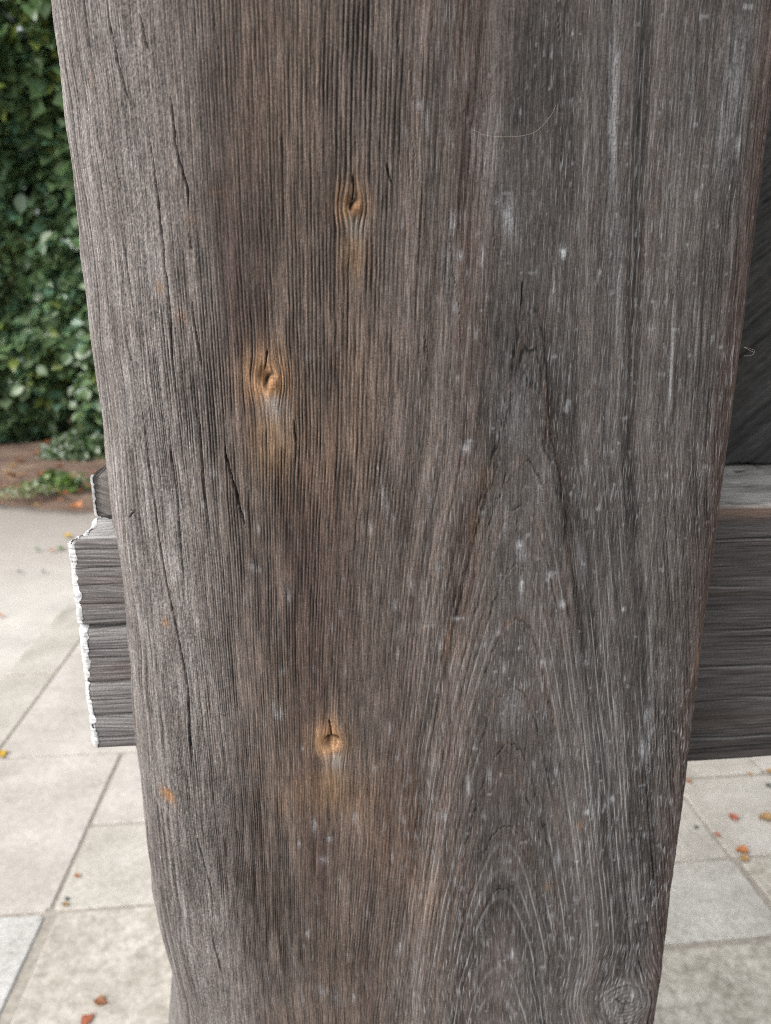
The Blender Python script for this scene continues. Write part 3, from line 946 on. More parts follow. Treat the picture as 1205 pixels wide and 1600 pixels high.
# ------------------------------------------------------------------ timbers with grain along one axis
def timber_colors(t, a, seed, ridge, groove, tint, pitch=.004, warp=1.0):
    """t across the grain, a along the grain (m) -> tone height and colour"""
    tw = t + warp * (.0015 * noise(t * 30, a * 6, seed) + .0006 * noise(t * 120, a * 18, seed + 1))
    ph = tw / pitch + .8 * noise(tw * 90, tw * 0, seed + 2)
    g_ = np.exp(-((ph % 1 - .5) / .2) ** 2) * np.clip(.6 + .7 * noise(ph * .8, a * 14, seed + 3), 0, 1.2)
    f1 = noise(tw * 900, a * 16, seed + 4)
    f2 = noise(tw * 300, a * 7, seed + 5)
    bl = fbm(t * 30, a * 9, seed + 6)
    tone = np.clip(.72 - .5 * g_ + .14 * f1 + .18 * f2 + .15 * bl, .1, 1.3)
    C = np.array(groove) + (np.array(ridge) - np.array(groove)) * tone[..., None]
    w = np.clip(.8 * fbm(t * 55, a * 5, seed + 7) - .12, 0, .6)[..., None]
    C = C * (1 - w) + np.array(tint) * tone[..., None] * w
    return -.0006 * g_ + .0002 * f1 + .0003 * f2, np.clip(C, .008, .6), np.stack([tw, a, t * 0], -1)


YB = 0.10                                # front face of the tie beam
zt, zb = on_plane(1205, 788, YB)[2], on_plane(1205, 1188, YB)[2]
tie_beam = empty('tie_beam', (0.1, 0.17, (zt + zb) / 2))
tag(tie_beam, 'thick dark horizontal tie beam passing behind the gate post, its left end painted white', 'beam')
TO = np.array([0.1, 0.17, (zt + zb) / 2])

# right run: cross-section loop (front, top, back, bottom) swept along X
_d = ray(1190, 728)
YP = float(CAM[1] + _d[1] * (zt - CAM[2]) / _d[2])        # where the board above stands on the beam
YB2 = YP + .07


def loop_section(y0, y1, z0, z1, r, nf, nt):
    pts = []

    def arc(cy, cz, a0, a1, n=6):
        for q in np.linspace(a0, a1, n):
            pts.append((cy + r * math.cos(q), cz + r * math.sin(q)))
    arc(y0 + r, z0 + r, 1.5 * math.pi, math.pi)
    pts.extend((y0, q) for q in np.linspace(z0 + r, z1 - r, nf)[1:-1])
    arc(y0 + r, z1 - r, math.pi, .5 * math.pi)
    pts.extend((q, z1) for q in np.linspace(y0 + r, y1 - r, nt)[1:-1])
    arc(y1 - r, z1 - r, .5 * math.pi, 0)
    pts.extend((y1, q) for q in np.linspace(z1 - r, z0 + r, 30)[1:-1])
    arc(y1 - r, z0 + r, 0, -.5 * math.pi)
    pts.extend((q, z0) for q in np.linspace(y1 - r, y0 + r, 30)[1:-1])
    pts.append(pts[0])
    P = np.array(pts)
    d = np.gradient(P, axis=0)
    nrm = np.stack([-d[:, 1], d[:, 0]], 1)
    nrm /= np.linalg.norm(nrm, axis=1, keepdims=True) + 1e-9
    ctr = P.mean(0)
    if ((P - ctr) * nrm).sum() < 0:
        nrm = -nrm
    L = np.concatenate([[0], np.cumsum(np.hypot(*np.diff(P, axis=0).T))])
    return P, nrm, L


P, nrm, L = loop_section(YB, YB2, zb, zt, .009, 260, 110)
ax_ = np.concatenate([np.linspace(0.15, 0.62, 120), np.linspace(.64, 2.2, 50)])
A, TT = np.meshgrid(ax_, L, indexing='ij')
h, C, G = timber_colors(TT, A, 40, (.088, .083, .082), (.007, .007, .007), (.095, .066, .054), .0036)
topm = ((nrm[:, 1] > .6)[None, :]) * np.ones_like(A)
lit_top = np.array([.40, .385, .36]) * (1 + .18 * noise(TT * 180, A * 22, 3) + .2 * fbm(TT * 40, A * 25, 5))[..., None]  # sky light on the top face, painted in as a paler grey
fac = (topm * np.clip(.8 + .6 * fbm(A * 18, TT * 30, 9), 0, .95))[..., None]
C = C * (1 - fac) + lit_top * fac
# small checks and chips on the top, worn arris with a brown patch
chip = sstep(.55, .7, noise(A * 60, TT * 160, 12)) * topm
h = h - .002 * chip
C = C * (1 - .6 * chip)[..., None]
tp_i = np.exp(-((TT - L[np.argmin(np.abs(P[:, 1] - zt) + np.abs(P[:, 0] - YB) * 3)]) / .007) ** 2)
brn = np.clip(tp_i * (.55 + .7 * noise(A * 30, TT * 60, 14)), 0, .9)
C = C * (1 - brn[..., None]) + np.array([.16, .11, .085]) * brn[..., None]
h = h - .0015 * tp_i * (1 + noise(A * 50, A * 0, 15))
fr_ = np.broadcast_to((nrm[:, 0] < -.6), A.shape) * 1.0
zB = np.broadcast_to(P[:, 1], A.shape)
for yy, x0_, x1_, dp in ((842, .30, .52, .002), (915, .2, .41, .0016), (985, .34, .9, .0016), (1040, .2, .46, .0022), (1090, .36, .60, .0014), (1150, .2, 1.2, .0024), (880, .38, .8, .0012)):
    zc = on_plane(1150, yy, YB)[2] + .0012 * noise(A * 22, A * 0 + yy, 3)
    q = np.exp(-((zB - zc) / .0007) ** 2) * sstep(x0_, x0_ + .05, A) * sstep(x1_, x1_ - .06, A) * fr_
    h = h - dp * q
    C = C * (1 - .6 * q[..., None]) + np.array([.15, .145, .145]) * .5 * (np.exp(-((zB - zc + .0017) / .0009) ** 2) * sstep(x0_, x0_ + .05, A) * sstep(x1_, x1_ - .06, A) * fr_)[..., None]
bb = np.exp(-((zB - on_plane(1150, 1132, YB)[2]) / .007) ** 2) * fr_ * np.clip(.5 + .6 * noise(A * 14, zB * 60, 6), 0, .8)
C = C * (1 - bb[..., None]) + np.array([.075, .058, .052]) * bb[..., None]
h = h + .0008 * noise(A * 6, TT * 14, 17)
V = np.stack([A, P[None, :, 0] + nrm[None, :, 0] * h, P[None, :, 1] + nrm[None, :, 1] * h], -1)
mesh_np('beam_length', (V - TO).reshape(-1, 3), grid_faces(*A.shape)[:, ::-1], M_BEAM, tie_beam, C.reshape(-1, 3), G.reshape(-1, 3))

# left end: worn tenon with deep checks and a coat of white paint over its tip
zt2, zb2 = on_plane(150, 838, YB)[2], on_plane(190, 1171, YB)[2]
XL = on_plane(108, 880, YB)[0]
P, nrm, L = loop_section(YB, .215, zb2, zt2, .006, 330, 60)
nst = 120
ax_ = XL + np.concatenate([np.linspace(0, .012, 25), np.linspace(.0125, .16, nst)])
A, TT = np.meshgrid(ax_, L, indexing='ij')
zP = np.broadcast_to(P[:, 1], A.shape)
yP = np.broadcast_to(P[:, 0], A.shape)
h, C, G = timber_colors(TT, A, 60, (.225, .214, .212), (.060, .055, .055), (.15, .10, .08), .0041, 2.6)
front = np.broadcast_to((nrm[:, 0] < -.6), A.shape) * 1.0
top = np.broadcast_to((nrm[:, 1] > .6), A.shape) * 1.0


def zpx(y):
    return on_plane(160, y, YB)[2]


for yy, wd, dp in ((982, .0018, .0065), (888, .0006, .002), (915, .0005, .0018), (858, .0006, .002), (1067, .0013, .0036), (1120, .0014, .004), (1152, .0007, .002), (1015, .0006, .0016), (943, .0005, .0012), (1095, .0006, .0014)):
    zc = zpx(yy) + .0012 * noise(A * 26, A * 0 + yy, 3) + .04 * (A - XL) * (1 if yy == 982 else .5)
    d = (zP - zc) / wd
    q = np.exp(-np.abs(d) ** 1.5) * front
    h = h - dp * (1 if yy == 982 else .55) * q
    C = C * (1 - .42 * np.clip(q, 0, 1))[..., None]
    lip = np.exp(-((zP - zc + 3.2 * wd) / (2.2 * wd)) ** 2) * front * (wd > .001)
    C = C * (1 - .55 * lip[..., None]) + np.array([.30, .29, .28]) * .55 * lip[..., None]
    h = h - (.0016 if yy == 982 else .0004) * np.exp(-((zP - zc) / (4.5 * wd)) ** 2) * front * (wd > .001)
# dark band with a little brown knot
dk = np.exp(-((zP - zpx(1045)) / .006) ** 2 - ((A - XL - .052) / .03) ** 2) * front
C = C * (1 - .5 * dk[..., None]) + np.array([.10, .065, .05]) * .5 * dk[..., None]
# worn top: sloping hollow grain, with its sky-lit paleness painted into the colour
C = np.where(top[..., None] > 0, C * .35 + .65 * np.array([.33, .325, .315]) * (1 + .3 * noise(TT * 120, A * 20, 31))[..., None], C)
h = h + top * (.0035 * noise(yP * 55, A * 16, 32) + .0015 * noise(yP * 190, A * 30, 33) - .003)
# ragged end outline
Xj = .0007 * noise(zP * 90, yP * 40, 34) + .0004 * noise(zP * 260, yP * 90, 35)
step = np.interp(zP, [zpx(1180), zpx(1075), zpx(1065), zpx(990), zpx(978), zpx(850), zpx(835)], [.0005, 0, 0, .0006, 0, 0, .006])
A2 = A + (Xj + step) * np.clip(1 - (A - XL) / .03, 0, 1)
rnd = np.clip((A - XL) / .007, 0, 1)
shr = -.006 * (1 - np.sqrt(np.clip(1 - (1 - rnd) ** 2, 0, 1)))
Vt = np.stack([A2, P[None, :, 0] + nrm[None, :, 0] * (h + shr), P[None, :, 1] + nrm[None, :, 1] * (h + shr)], -1)
Ft = grid_faces(*A.shape)[:, ::-1]
Vt2, Ct, Gt = (Vt - TO).reshape(-1, 3), C.reshape(-1, 3), G.reshape(-1, 3)
nc_ = A.shape[1]
Vcap = np.concatenate([Vt2, Vt2[:nc_].mean(0, keepdims=True)])
capF = np.array([(len(Vt2), (i + 1) % nc_, i, i) for i in range(nc_ - 1)])
beam_end = mesh_np('beam_end', Vt2, Ft, M_BEAM, tie_beam, Ct, Gt)
beam_end['label'] = 'worn grey end of the beam with deep horizontal checks'
# paint
m, nt, b, out = new_mat('chalky_white_paint')
tc = nd(nt, 'ShaderNodeTexCoord')
n_ = noise_node(nt, tc.outputs['Object'], 160, 4, .65)
nt.links.new(ramp(nt, n_, [(.34, (.27, .275, .285)), (.47, (.50, .505, .51)), (.66, (.60, .60, .595))]), b.inputs['Base Color'])
b.inputs['Roughness'].default_value = .7
bump(nt, b, n_, .5, .002)
M_PAINT = m
jagp = .0070 + .0018 * noise(zP * 60, yP * 60, 41) + .0018 * noise(zP * 230, yP * 150, 42) + .0008 * noise(zP * 600, yP * 150, 43)
mask = ((A - XL) < jagp) & ((noise(zP * 150, A * 260, 45) + .5 * noise(zP * 420, A * 500, 46) > -.95) | ((A - XL) < .003))
fm = mask.ravel()[Ft].all(1)
thick = .0002 + .0004 * np.clip((jagp - (A - XL)) / .003, 0, 1) ** .5 + .0005 * noise(zP * 240, A * 300, 44)
hp = h * .92 + shr + thick
Vp = np.stack([A2 - .0008, P[None, :, 0] + nrm[None, :, 0] * hp, P[None, :, 1] + nrm[None, :, 1] * hp], -1)
v, f, _ = subset((Vp - TO).reshape(-1, 3), Ft, fm)
nV = len(v)
first = np.arange(nc_)
v = np.concatenate([v, v[:nc_].mean(0, keepdims=True) + np.array([[-.0015, 0, 0]])])
o = mesh_np('painted_tip', v, f, M_PAINT, beam_end)
bm_v = (Vp[0] - TO)
ctr = bm_v.mean(0) + np.array([-.0012, 0, 0])
ve = np.concatenate([bm_v, (bm_v * .5 + ctr * .5), ctr[None]])
fe = [(i, i + 1, nc_ + i + 1, nc_ + i) for i in range(nc_ - 1)] + [(nc_ + i, nc_ + i + 1, 2 * nc_, 2 * nc_) for i in range(nc_ - 1)]
me = bpy.data.meshes.new('painted_face')
me.from_pydata([tuple(q) for q in ve], [], [t[:3] if t[2] == t[3] else t for t in fe])
me.materials.append(M_PAINT)
o2 = bpy.data.objects.new('painted_face', me)
COL.objects.link(o2)
o2.parent = beam_end

# wedge driven in over the beam end
def wedge():
    r = empty('wedge', tuple(on_plane(165, 812, .12)))
    tag(r, 'small grey wooden wedge sitting on top of the white tipped beam end', 'wedge')
    W0 = np.array(r.location)
    y0, y1 = .112, .185
    xl, xr = on_plane(147, 770, y0)[0], on_plane(147, 770, y0)[0] + .09
    z0, z1 = on_plane(150, 814, y0)[2], on_plane(150, 729, y0)[2]
    nz, nxx, nyy = 90, 70, 34
    faces_, verts_, cols_, gr_ = [], [], [], []
    n0 = 0
    # front, left, top, bottom, back sheets with rounded arrises
    def sheet(fn, nu, nv, seed, rid, axis):
        nonlocal n0
        u, v = np.meshgrid(np.linspace(0, 1, nu), np.linspace(0, 1, nv), indexing='ij')
        Pn, Nn, t, a = fn(u, v)
        hh, Cc, Gg = timber_colors(t, a, seed, rid, (.05, .046, .043), (.17, .13, .10), .0045, 2.2)
        edge_ = np.minimum(np.minimum(u, 1 - u) * 6, np.minimum(v, 1 - v) * 6)
        hh = hh * 1.0 - .003 * np.clip(1 - edge_, 0, 1) ** 2 + .0006 * noise(t * 90, a * 50, seed + 9)
        hh = hh * np.clip(edge_ * 4, 0, 1) - .0008 * (edge_ < .02)
        verts_.append((Pn + Nn * hh[..., None]).reshape(-1, 3)); faces_.append(grid_faces(nu, nv) + n0)
        cols_.append(Cc.reshape(-1, 3)); gr_.append(Gg.reshape(-1, 3)); n0 += nu * nv
    def lx(v):      # left edge bevels inwards near the top and the foot
        return xl + .006 * sstep(.80, 1, v) ** 1.2 * 1.3 + .008 * sstep(.12, 0, v)
    def ztop(x):
        return z1 - .004 * np.clip(1 - (x - xl) / .016, 0, 1)
    full = lambda a_, b_: np.broadcast_to(np.array(a_, float), b_.shape + (3,))
    def front_(u, v):
        x = lx(v) + (xr - lx(v)) * u
        zq = z0 + (ztop(x) - z0) * v
        yq = y0 + .010 * sstep(.84, 1, v) + .004 * sstep(.1, 0, v)
        return np.stack([x, yq, zq], -1), full((0, -1, 0), u), zq + .35 * (x - xl), x
    def left_(u, v):
        yq = (y0 + .010 * sstep(.84, 1, v) + .004 * sstep(.1, 0, v)) * (1 - u) + y1 * u
        x = lx(v) + 0 * u
        return np.stack([x, yq, z0 + (ztop(x) - z0) * v], -1), full((-1, 0, 0), u), z0 + v * .1, yq
    def top_(u, v):
        x = lx(np.ones_like(v)) + (xr - lx(np.ones_like(v))) * u
        yq = (y0 + .010) + (y1 - y0 - .010) * v
        return np.stack([x, yq, ztop(x)], -1), full((0, 0, 1), u), yq, x
    def bot_(u, v):
        x = lx(np.zeros_like(v)) + (xr - lx(np.zeros_like(v))) * u
        yq = (y0 + .004) + (y1 - y0 - .004) * v
        return np.stack([x, yq, z0 + 0 * x], -1), full((0, 0, -1), u), yq, x
    sheet(front_, nxx, nz, 80, (.19, .175, .165), 0)
    sheet(left_, nyy, nz, 90, (.3, .29, .28), 1)
    sheet(top_, nxx, nyy, 100, (.30, .26, .23), 0)
    sheet(bot_, nxx, nyy, 110, (.15, .14, .13), 0)
    blk = mesh_np('block', np.concatenate(verts_) - W0, np.concatenate(faces_), M_BEAM, r, np.concatenate(cols_), np.concatenate(gr_))
    # whitewashed end grain of the wedge
    u, v = np.meshgrid(np.linspace(0, 1, 24), np.linspace(.10, .86, 90), indexing='ij')
    yq = y0 - .0012 + (y1 - y0) * u
    x = lx(v) - .0012 - .0003 * noise(v * 40, u * 12, 3)
    j = np.where(u == 0, .0018 + .0008 * noise(v * 24, v * 0, 5), 0)
    Pn = np.stack([x, yq, z0 + (z1 - z0) * v], -1)
    wrap = Pn[:1].copy()
    wrap[..., 0] += j[:1]
    wrap[..., 1] = y0 - .0004
    Pn = np.concatenate([wrap, Pn])
    mesh_np('painted_tip', (Pn - W0).reshape(-1, 3), grid_faces(*Pn.shape[:2]), M_PAINT, blk)


wedge()

# dark sawn board standing above the beam
zbo = zt + .003
nxx, nzz = 240, 260
X, Z = np.meshgrid(np.concatenate([np.linspace(.26, .80, nxx - 90), np.linspace(.805, 2.2, 90)]), np.concatenate([np.linspace(zbo, zbo + .5, nzz - 60), np.linspace(zbo + .505, zbo + 1.3, 60)]))
an = math.radians(41)
t = -X * math.sin(an) + Z * math.cos(an)
a = X * math.cos(an) + Z * math.sin(an)
sw = noise(t * 420, a * 9, 71) * .55 + noise(t * 950, a * 22, 72) * .55 + .4 * noise(t * 110, a * 4, 73)
hb = .0010 * sw + .0006 * noise(X * 90, Z * 4, 74)
ton = np.clip(.76 + .42 * sw + .3 * fbm(X * 20, Z * 16, 75), .15, 1.6)
C = np.array([.062, .061, .060]) * ton[..., None]
br_ = np.clip(.8 * fbm(X * 40, Z * 14, 76) - .15, 0, .5)[..., None]
C = C * (1 - br_) + np.array([.085, .062, .045]) * br_ * ton[..., None]
rag = .0012 * noise(X * 60, X * 0, 77) + .0012 * noise(X * 190, X * 0, 78)
Zr = Z + rag * np.clip(1 - (Z - zbo) / .02, 0, 1)
Vfr = np.stack([X, YP - hb, Zr], -1)
Vbk = np.stack([X[[0, -1]], np.full_like(X[[0, -1]], YP + .032), Zr[[0, -1]]], -1)
board = empty('wall_board', (.63, YP + .016, zbo))
tag(board, 'near black sawn board with diagonal saw marks, standing above the tie beam', 'board')
BO = np.array(board.location)
allV = np.concatenate([Vbk[:1], Vfr, Vbk[1:], Vbk[:1]])
Ca = np.concatenate([C[:1], C, C[-1:], C[:1]])
Ga = np.stack([t, a, a * 0], -1)
Ga = np.concatenate([Ga[:1], Ga, Ga[-1:], Ga[:1]])
mesh_np('sawn_face', (allV - BO).reshape(-1, 3), grid_faces(*allV.shape[:2]), M_SAWN, board, Ca.reshape(-1, 3), Ga.reshape(-1, 3))

# ------------------------------------------------------------------ stray plant fibres caught on the post
M_HAIR = flat_mat('dry_fibre', (.38, .34, .28), .7, 200, .15)


def fibre(pts, rad=.00011, lift=.0012):
    W = []
    for px, py in pts:
        if px > 1172:
            W.append(on_plane(px, py, .004))
        else:
            s_, z_ = at(px, py)
            x, y, nx1, ny1 = (float(k) for k in base_point(np.array(s_), 0))
            W.append(np.array([x + nx1 * lift, y + ny1 * lift, z_]))
    W = np.array(W)
    tq = np.linspace(0, len(W) - 1, 9 * len(W))
    W = np.stack([np.interp(tq, np.arange(len(W)), W[:, k]) for k in range(3)], 1)
    ker = np.array([1, 2, 3, 4, 3, 2, 1]) / 16
    for _ in range(4):
        Wp = np.pad(W, ((3, 3), (0, 0)), 'edge')
        W = np.stack([np.convolve(Wp[:, k], ker, 'valid') for k in range(3)], 1)
    tg = np.gradient(W, axis=0)
    n1 = np.cross(tg, [0, 1, 0]); n1 /= np.linalg.norm(n1, axis=1, keepdims=True) + 1e-12
    n2 = np.cross(tg, n1); n2 /= np.linalg.norm(n2, axis=1, keepdims=True) + 1e-12
    th = np.linspace(0, 2 * math.pi, 6)
    V = W[:, None] + rad * (n1[:, None] * np.cos(th)[None, :, None] + n2[:, None] * np.sin(th)[None, :, None])
    mesh_np('stray_fibre', (V - OFF).reshape(-1, 3), grid_faces(len(W), 6), M_HAIR, wooden_post)


for q in ([(735, 203), (760, 214), (800, 218), (835, 208), (862, 180), (868, 160)], [(1166, 543), (1174, 545), (1180, 548), (1176, 556), (1172, 560)], [(1167, 545), (1173, 548), (1179, 551)]):
    fibre(q, .00006)

# ------------------------------------------------------------------ hedge
def leaf_mat(name, trans=.25, rough=.38):
    m, nt, b, out = new_mat(name)
    col = nd(nt, 'ShaderNodeAttribute', attribute_name='surface_color')
    oi = nd(nt, 'ShaderNodeObjectInfo')
    tc = nd(nt, 'ShaderNodeTexCoord')
    n = noise_node(nt, tc.outputs['Object'], 40, 3)
    f = ramp(nt, n, [(.3, (.75, .75, .75)), (.7, (1.25, 1.25, 1.25))])
    c = mixc(nt, col.outputs['Color'], f, 1.0, 'MULTIPLY')
    nt.links.new(c, b.inputs['Base Color'])
    b.inputs['Roughness'].default_value = rough
    b.inputs['Specular IOR Level'].default_value = .75
    tr = nd(nt, 'ShaderNodeBsdfTranslucent')
    nt.links.new(c, tr.inputs['Color'])
    mx = nd(nt, 'ShaderNodeMixShader')
    mx.inputs[0].default_value = trans
    nt.links.new(b.outputs[0], mx.inputs[1])
    nt.links.new(tr.outputs[0], mx.inputs[2])
    nt.links.new(mx.outputs[0], out.inputs['Surface'])
    return m


M_LEAF = leaf_mat('evergreen_leaf', .38, .27)
M_BARK = flat_mat('hedge_bark', (.09, .07, .055), .9, 25, .4, .01)
# one folded, pointed leaf blade: 10 verts
LB = np.array([(0, 0, 0), (.30, .28, .05), (.36, .55, .06), (.20, .82, .02), (0, 1, -.10), (-.20, .82, .02), (-.36, .55, .06), (-.30, .28, .05), (0, .35, -.02), (0, .68, -.04)])
LF = np.array([(0, 1, 8), (1, 2, 8), (2, 9, 8), (2, 3, 9), (3, 4, 9), (4, 5, 9), (5, 6, 9), (6, 8, 9), (6, 7, 8), (7, 0, 8)])
LB4 = np.array([(0, 0, 0), (.36, .5, .07), (0, 1, -.08), (-.36, .5, .07)])
LF4 = np.array([(0, 1, 2), (0, 2, 3)])


def rot_mats(n, rng, facing=None):
    """leaf frames: blade along local y drooping, upper side turned outwards/upwards"""
    nrm = np.stack([-.2 + rng.normal(0, .5, n), -.7 + rng.normal(0, .45, n), .8 + rng.normal(0, .45, n)], 1)
    nrm /= np.linalg.norm(nrm, axis=1, keepdims=True)
    d = np.stack([rng.normal(0, .8, n), rng.normal(-.3, .5, n), rng.normal(-.7, .5, n)], 1)
    d -= nrm * (d * nrm).sum(1, keepdims=True)
    d /= np.linalg.norm(d, axis=1, keepdims=True)
    x = np.cross(d, nrm)
    return np.stack([x, d, nrm], 2)


def leaf_cloud(name, P, size, cols, parent, mat, rng, B=LB4, Fc=LF4, M=None):
    n = len(P)
    M = rot_mats(n, rng) if M is None else M
    V = np.einsum('nij,kj->nki', M, B) * size[:, None, None] + P[:, None, :]
    F = (Fc[None] + (np.arange(n) * len(B))[:, None, None]).reshape(-1, 3)
    o = mesh_np(name, V.reshape(-1, 3), F, mat, parent, np.repeat(cols, len(B), 0), None, False)
    return o


def hedge_front(x, z):
    lump = .26 * noise(x * 1.1, z * 1.0, 51) + .16 * noise(x * 2.7, z * 2.6, 52) + .10 * noise(x * 6, z * 6, 53)
    return 8.0 + .25 * (1 - sstep(0, .6, z)) - .35 * sstep(1.2, 4.5, z) + .10 * x * 0 + lump


def leaf_colors(n, x, z, rng):
    base = np.array([.175, .270, .128])
    c = np.tile(base, (n, 1)) * rng.uniform(.55, 1.45, (n, 1))
    patch = noise(x * 1.6, z * 1.6, 54)
    bright = (rng.random(n) < np.clip(.10 + .35 * patch, .02, .5))
    c[bright] = np.array([.21, .26, .075]) * rng.uniform(.6, 1.2, (bright.sum(), 1))
    blue = rng.random(n) < .25
    c[blue & ~bright] *= np.array([.8, 1.0, 1.35])
    return c


hedge = empty('hedge', (-3, 8.6, 0))
tag(hedge, 'tall dense evergreen hedge behind the soil bed on the left', 'hedge')
HO = np.array(hedge.location)
rg = np.random.default_rng(21)


def hedge_points(n, x0, x1, z0, z1, thick):
    x, z = rg.uniform(x0, x1, n), rg.uniform(z0, z1, n)
    dpt = np.abs(rg.normal(0, 1, n)) ** 1.3 * thick
    keep = noise(x * 3.4, z * 3.0, 55) + .5 * noise(x * 8, z * 8, 56) > -.62 + .1 * dpt * 0
    x, z, dpt = x[keep], z[keep], dpt[keep]
    return np.stack([x, hedge_front(x, z) + dpt, z], 1)


Pn = np.concatenate([hedge_points(27000, -5.2, -1.2, .05, 5.6, .09), hedge_points(30000, -13, 11, .1, 5.6, .16)])
sz = rg.uniform(.09, .185, len(Pn)) * (1 + .5 * sstep(2.2, 3.4, Pn[:, 2]))
leaf_cloud('foliage', Pn - HO, sz, leaf_colors(len(Pn), Pn[:, 0], Pn[:, 2], rg), hedge, M_LEAF, rg)['kind'] = 'stuff'
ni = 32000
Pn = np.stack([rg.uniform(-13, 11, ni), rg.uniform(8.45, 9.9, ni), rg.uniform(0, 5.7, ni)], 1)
leaf_cloud('inner_foliage', Pn - HO, rg.uniform(.17, .30, len(Pn)), np.tile([.045, .075, .032], (len(Pn), 1)) * rg.uniform(.6, 1.3, (len(Pn), 1)), hedge, M_LEAF, rg)['kind'] = 'stuff'  # leaf colour darkened to paint in the shade inside the hedge
# stems
for i in range(26):
    x0 = rg.uniform(-12, 5) if i > 9 else rg.uniform(-4.4, -1.6)
    pts = [np.array([x0, 8.75 + rg.uniform(-.15, .25), -.05])]
    for k in range(7):
        pts.append(pts[-1] + np.array([rg.normal(0, .10), rg.normal(-.02, .06), .72]))
    rad = np.linspace(.045, .010, 8) * rg.uniform(.7, 1.3)
    th = np.linspace(0, 2 * math.pi, 8, endpoint=False)
    V = np.concatenate([p + np.stack([np.cos(th), np.sin(th), 0 * th], 1) * r for p, r in zip(pts, rad)])
    F = [(a * 8 + j, a * 8 + (j + 1) % 8, (a + 1) * 8 + (j + 1) % 8, (a + 1) * 8 + j) for a in range(7) for j in range(8)]
    mesh_np('stem', V - HO, F, M_BARK, hedge)
# the largest leaves one by one
lm = []
for k in range(5):
    c = [(.15, .24, .10), (.12, .20, .11), (.23, .30, .075), (.18, .25, .14), (.13, .22, .09)][k]
    B = LB * np.array([rg.uniform(.85, 1.15), 1, rg.uniform(.5, 1.8)])
    o = mesh_np('leaf', B, LF, M_LEAF, None, np.tile(c, (len(B), 1)), None, True)
    lm.append(o.data)
    bpy.data.objects.remove(o)
from mathutils import Matrix, Vector
n = 260
x, z = rg.uniform(-4.15, -2.0, n), rg.uniform(.25, 4.9, n)
P = np.stack([x, hedge_front(x, z) - rg.uniform(.02, .14, n), z], 1)
Ms = rot_mats(n, rg)
for i in range(n):
    k = 2 if rg.random() < .14 + .25 * float(noise(x[i] * 1.6, z[i] * 1.6, 54)) else int(rg.choice([0, 1, 3, 4]))
    o = bpy.data.objects.new('leaf', lm[k])
    COL.objects.link(o)
    o.parent = hedge
    szz = rg.uniform(.13, .20) * (1 + .5 * float(sstep(2.2, 3.4, z[i])))
    m4 = Matrix([[*(Ms[i][0] * szz), P[i][0] - HO[0]], [*(Ms[i][1] * szz), P[i][1] - HO[1]], [*(Ms[i][2] * szz), P[i][2] - HO[2]], [0, 0, 0, 1]])
    o.matrix_basis = m4

# low ivy clump and weeds at the foot of the hedge
def low_plant(name, label, cat, cx, cy, w, hgt, n, cols, size, group=None):
    r = empty(name, (cx, cy, 0))
    tag(r, label, cat, group)
    th, rr = rg.uniform(0, 6.28, n), np.sqrt(rg.random(n))
    P = np.stack([np.cos(th) * rr * w, np.sin(th) * rr * w * .6, hgt * (1 - rr ** 2) * rg.uniform(.25, 1, n) + .03], 1)
    c = np.tile(cols, (n, 1)) * rg.uniform(.6, 1.4, (n, 1))
    leaf_cloud('foliage', P, rg.uniform(.7, 1.3, n) * size, c, r, M_LEAF, rg)['kind'] = 'stuff'
    V, F = [], []
    for k in range(9):
        a_, q = rg.uniform(0, 6.28), rg.uniform(.3, .9)
        tip = np.array([math.cos(a_) * w * q, math.sin(a_) * w * .6 * q, hgt * (1 - q * q) * .8 + .02])
        n1 = len(V)
        for p_, rd in ((np.array([0, 0, 0.]), .006), (tip * .55 + [0, 0, .02], .004), (tip, .002)):
            for q3 in range(3):
                V.append(p_ + rd * np.array([math.cos(q3 * 2.1), math.sin(q3 * 2.1), 0]))
        for s2 in range(2):
            for q3 in range(3):
                j = (q3 + 1) % 3
                F.append((n1 + s2 * 3 + q3, n1 + s2 * 3 + j, n1 + s2 * 3 + 3 + j, n1 + s2 * 3 + 3 + q3))
    mesh_np('stems', V, F, M_BARK, r)
    return r


q = on_ground(128, 715)
low_plant('ivy_clump', 'low green ivy clump trailing from the hedge foot onto the soil', 'ivy', q[0], q[1], .42, .30, 420, (.07, .12, .045), .085)
q = on_ground(92, 762)
low_plant('weed_patch', 'bright green weeds on the soil bed in front of the ivy', 'weed', q[0], q[1], .26, .15, 150, (.10, .17, .035), .07)
q = on_ground(45, 775)
low_plant('weed_tuft', 'thin pale weeds along the edge of the concrete path', 'weed', q[0], q[1], .28, .07, 90, (.13, .16, .05), .05)
q = on_ground(40, 690)
low_plant('young_shrub', 'small leafy shoot on bare soil left of the ivy', 'shoot', q[0], q[1], .16, .22, 50, (.07, .12, .06), .09)

# ------------------------------------------------------------------ fallen leaves
def fleaf_mat(name, rgb):
    m, nt, b, out = new_mat(name)
    tc = nd(nt, 'ShaderNodeTexCoord')
    n_ = noise_node(nt, tc.outputs['Object'], 6, 4)
    c = ramp(nt, n_, [(.3, tuple(.6 * q for q in rgb)), (.6, rgb), (.8, tuple(min(1, 1.25 * q) for q in rgb))])
    nt.links.new(c, b.inputs['Base Color'])
    b.inputs['Roughness'].default_value = .6
    tr = nd(nt, 'ShaderNodeBsdfTranslucent')
    nt.links.new(c, tr.inputs['Color'])
    mx = nd(nt, 'ShaderNodeMixShader')
    mx.inputs[0].default_value = .2
    nt.links.new(b.outputs[0], mx.inputs[1])
    nt.links.new(tr.outputs[0], mx.inputs[2])
    nt.links.new(mx.outputs[0], out.inputs['Surface'])
    return m


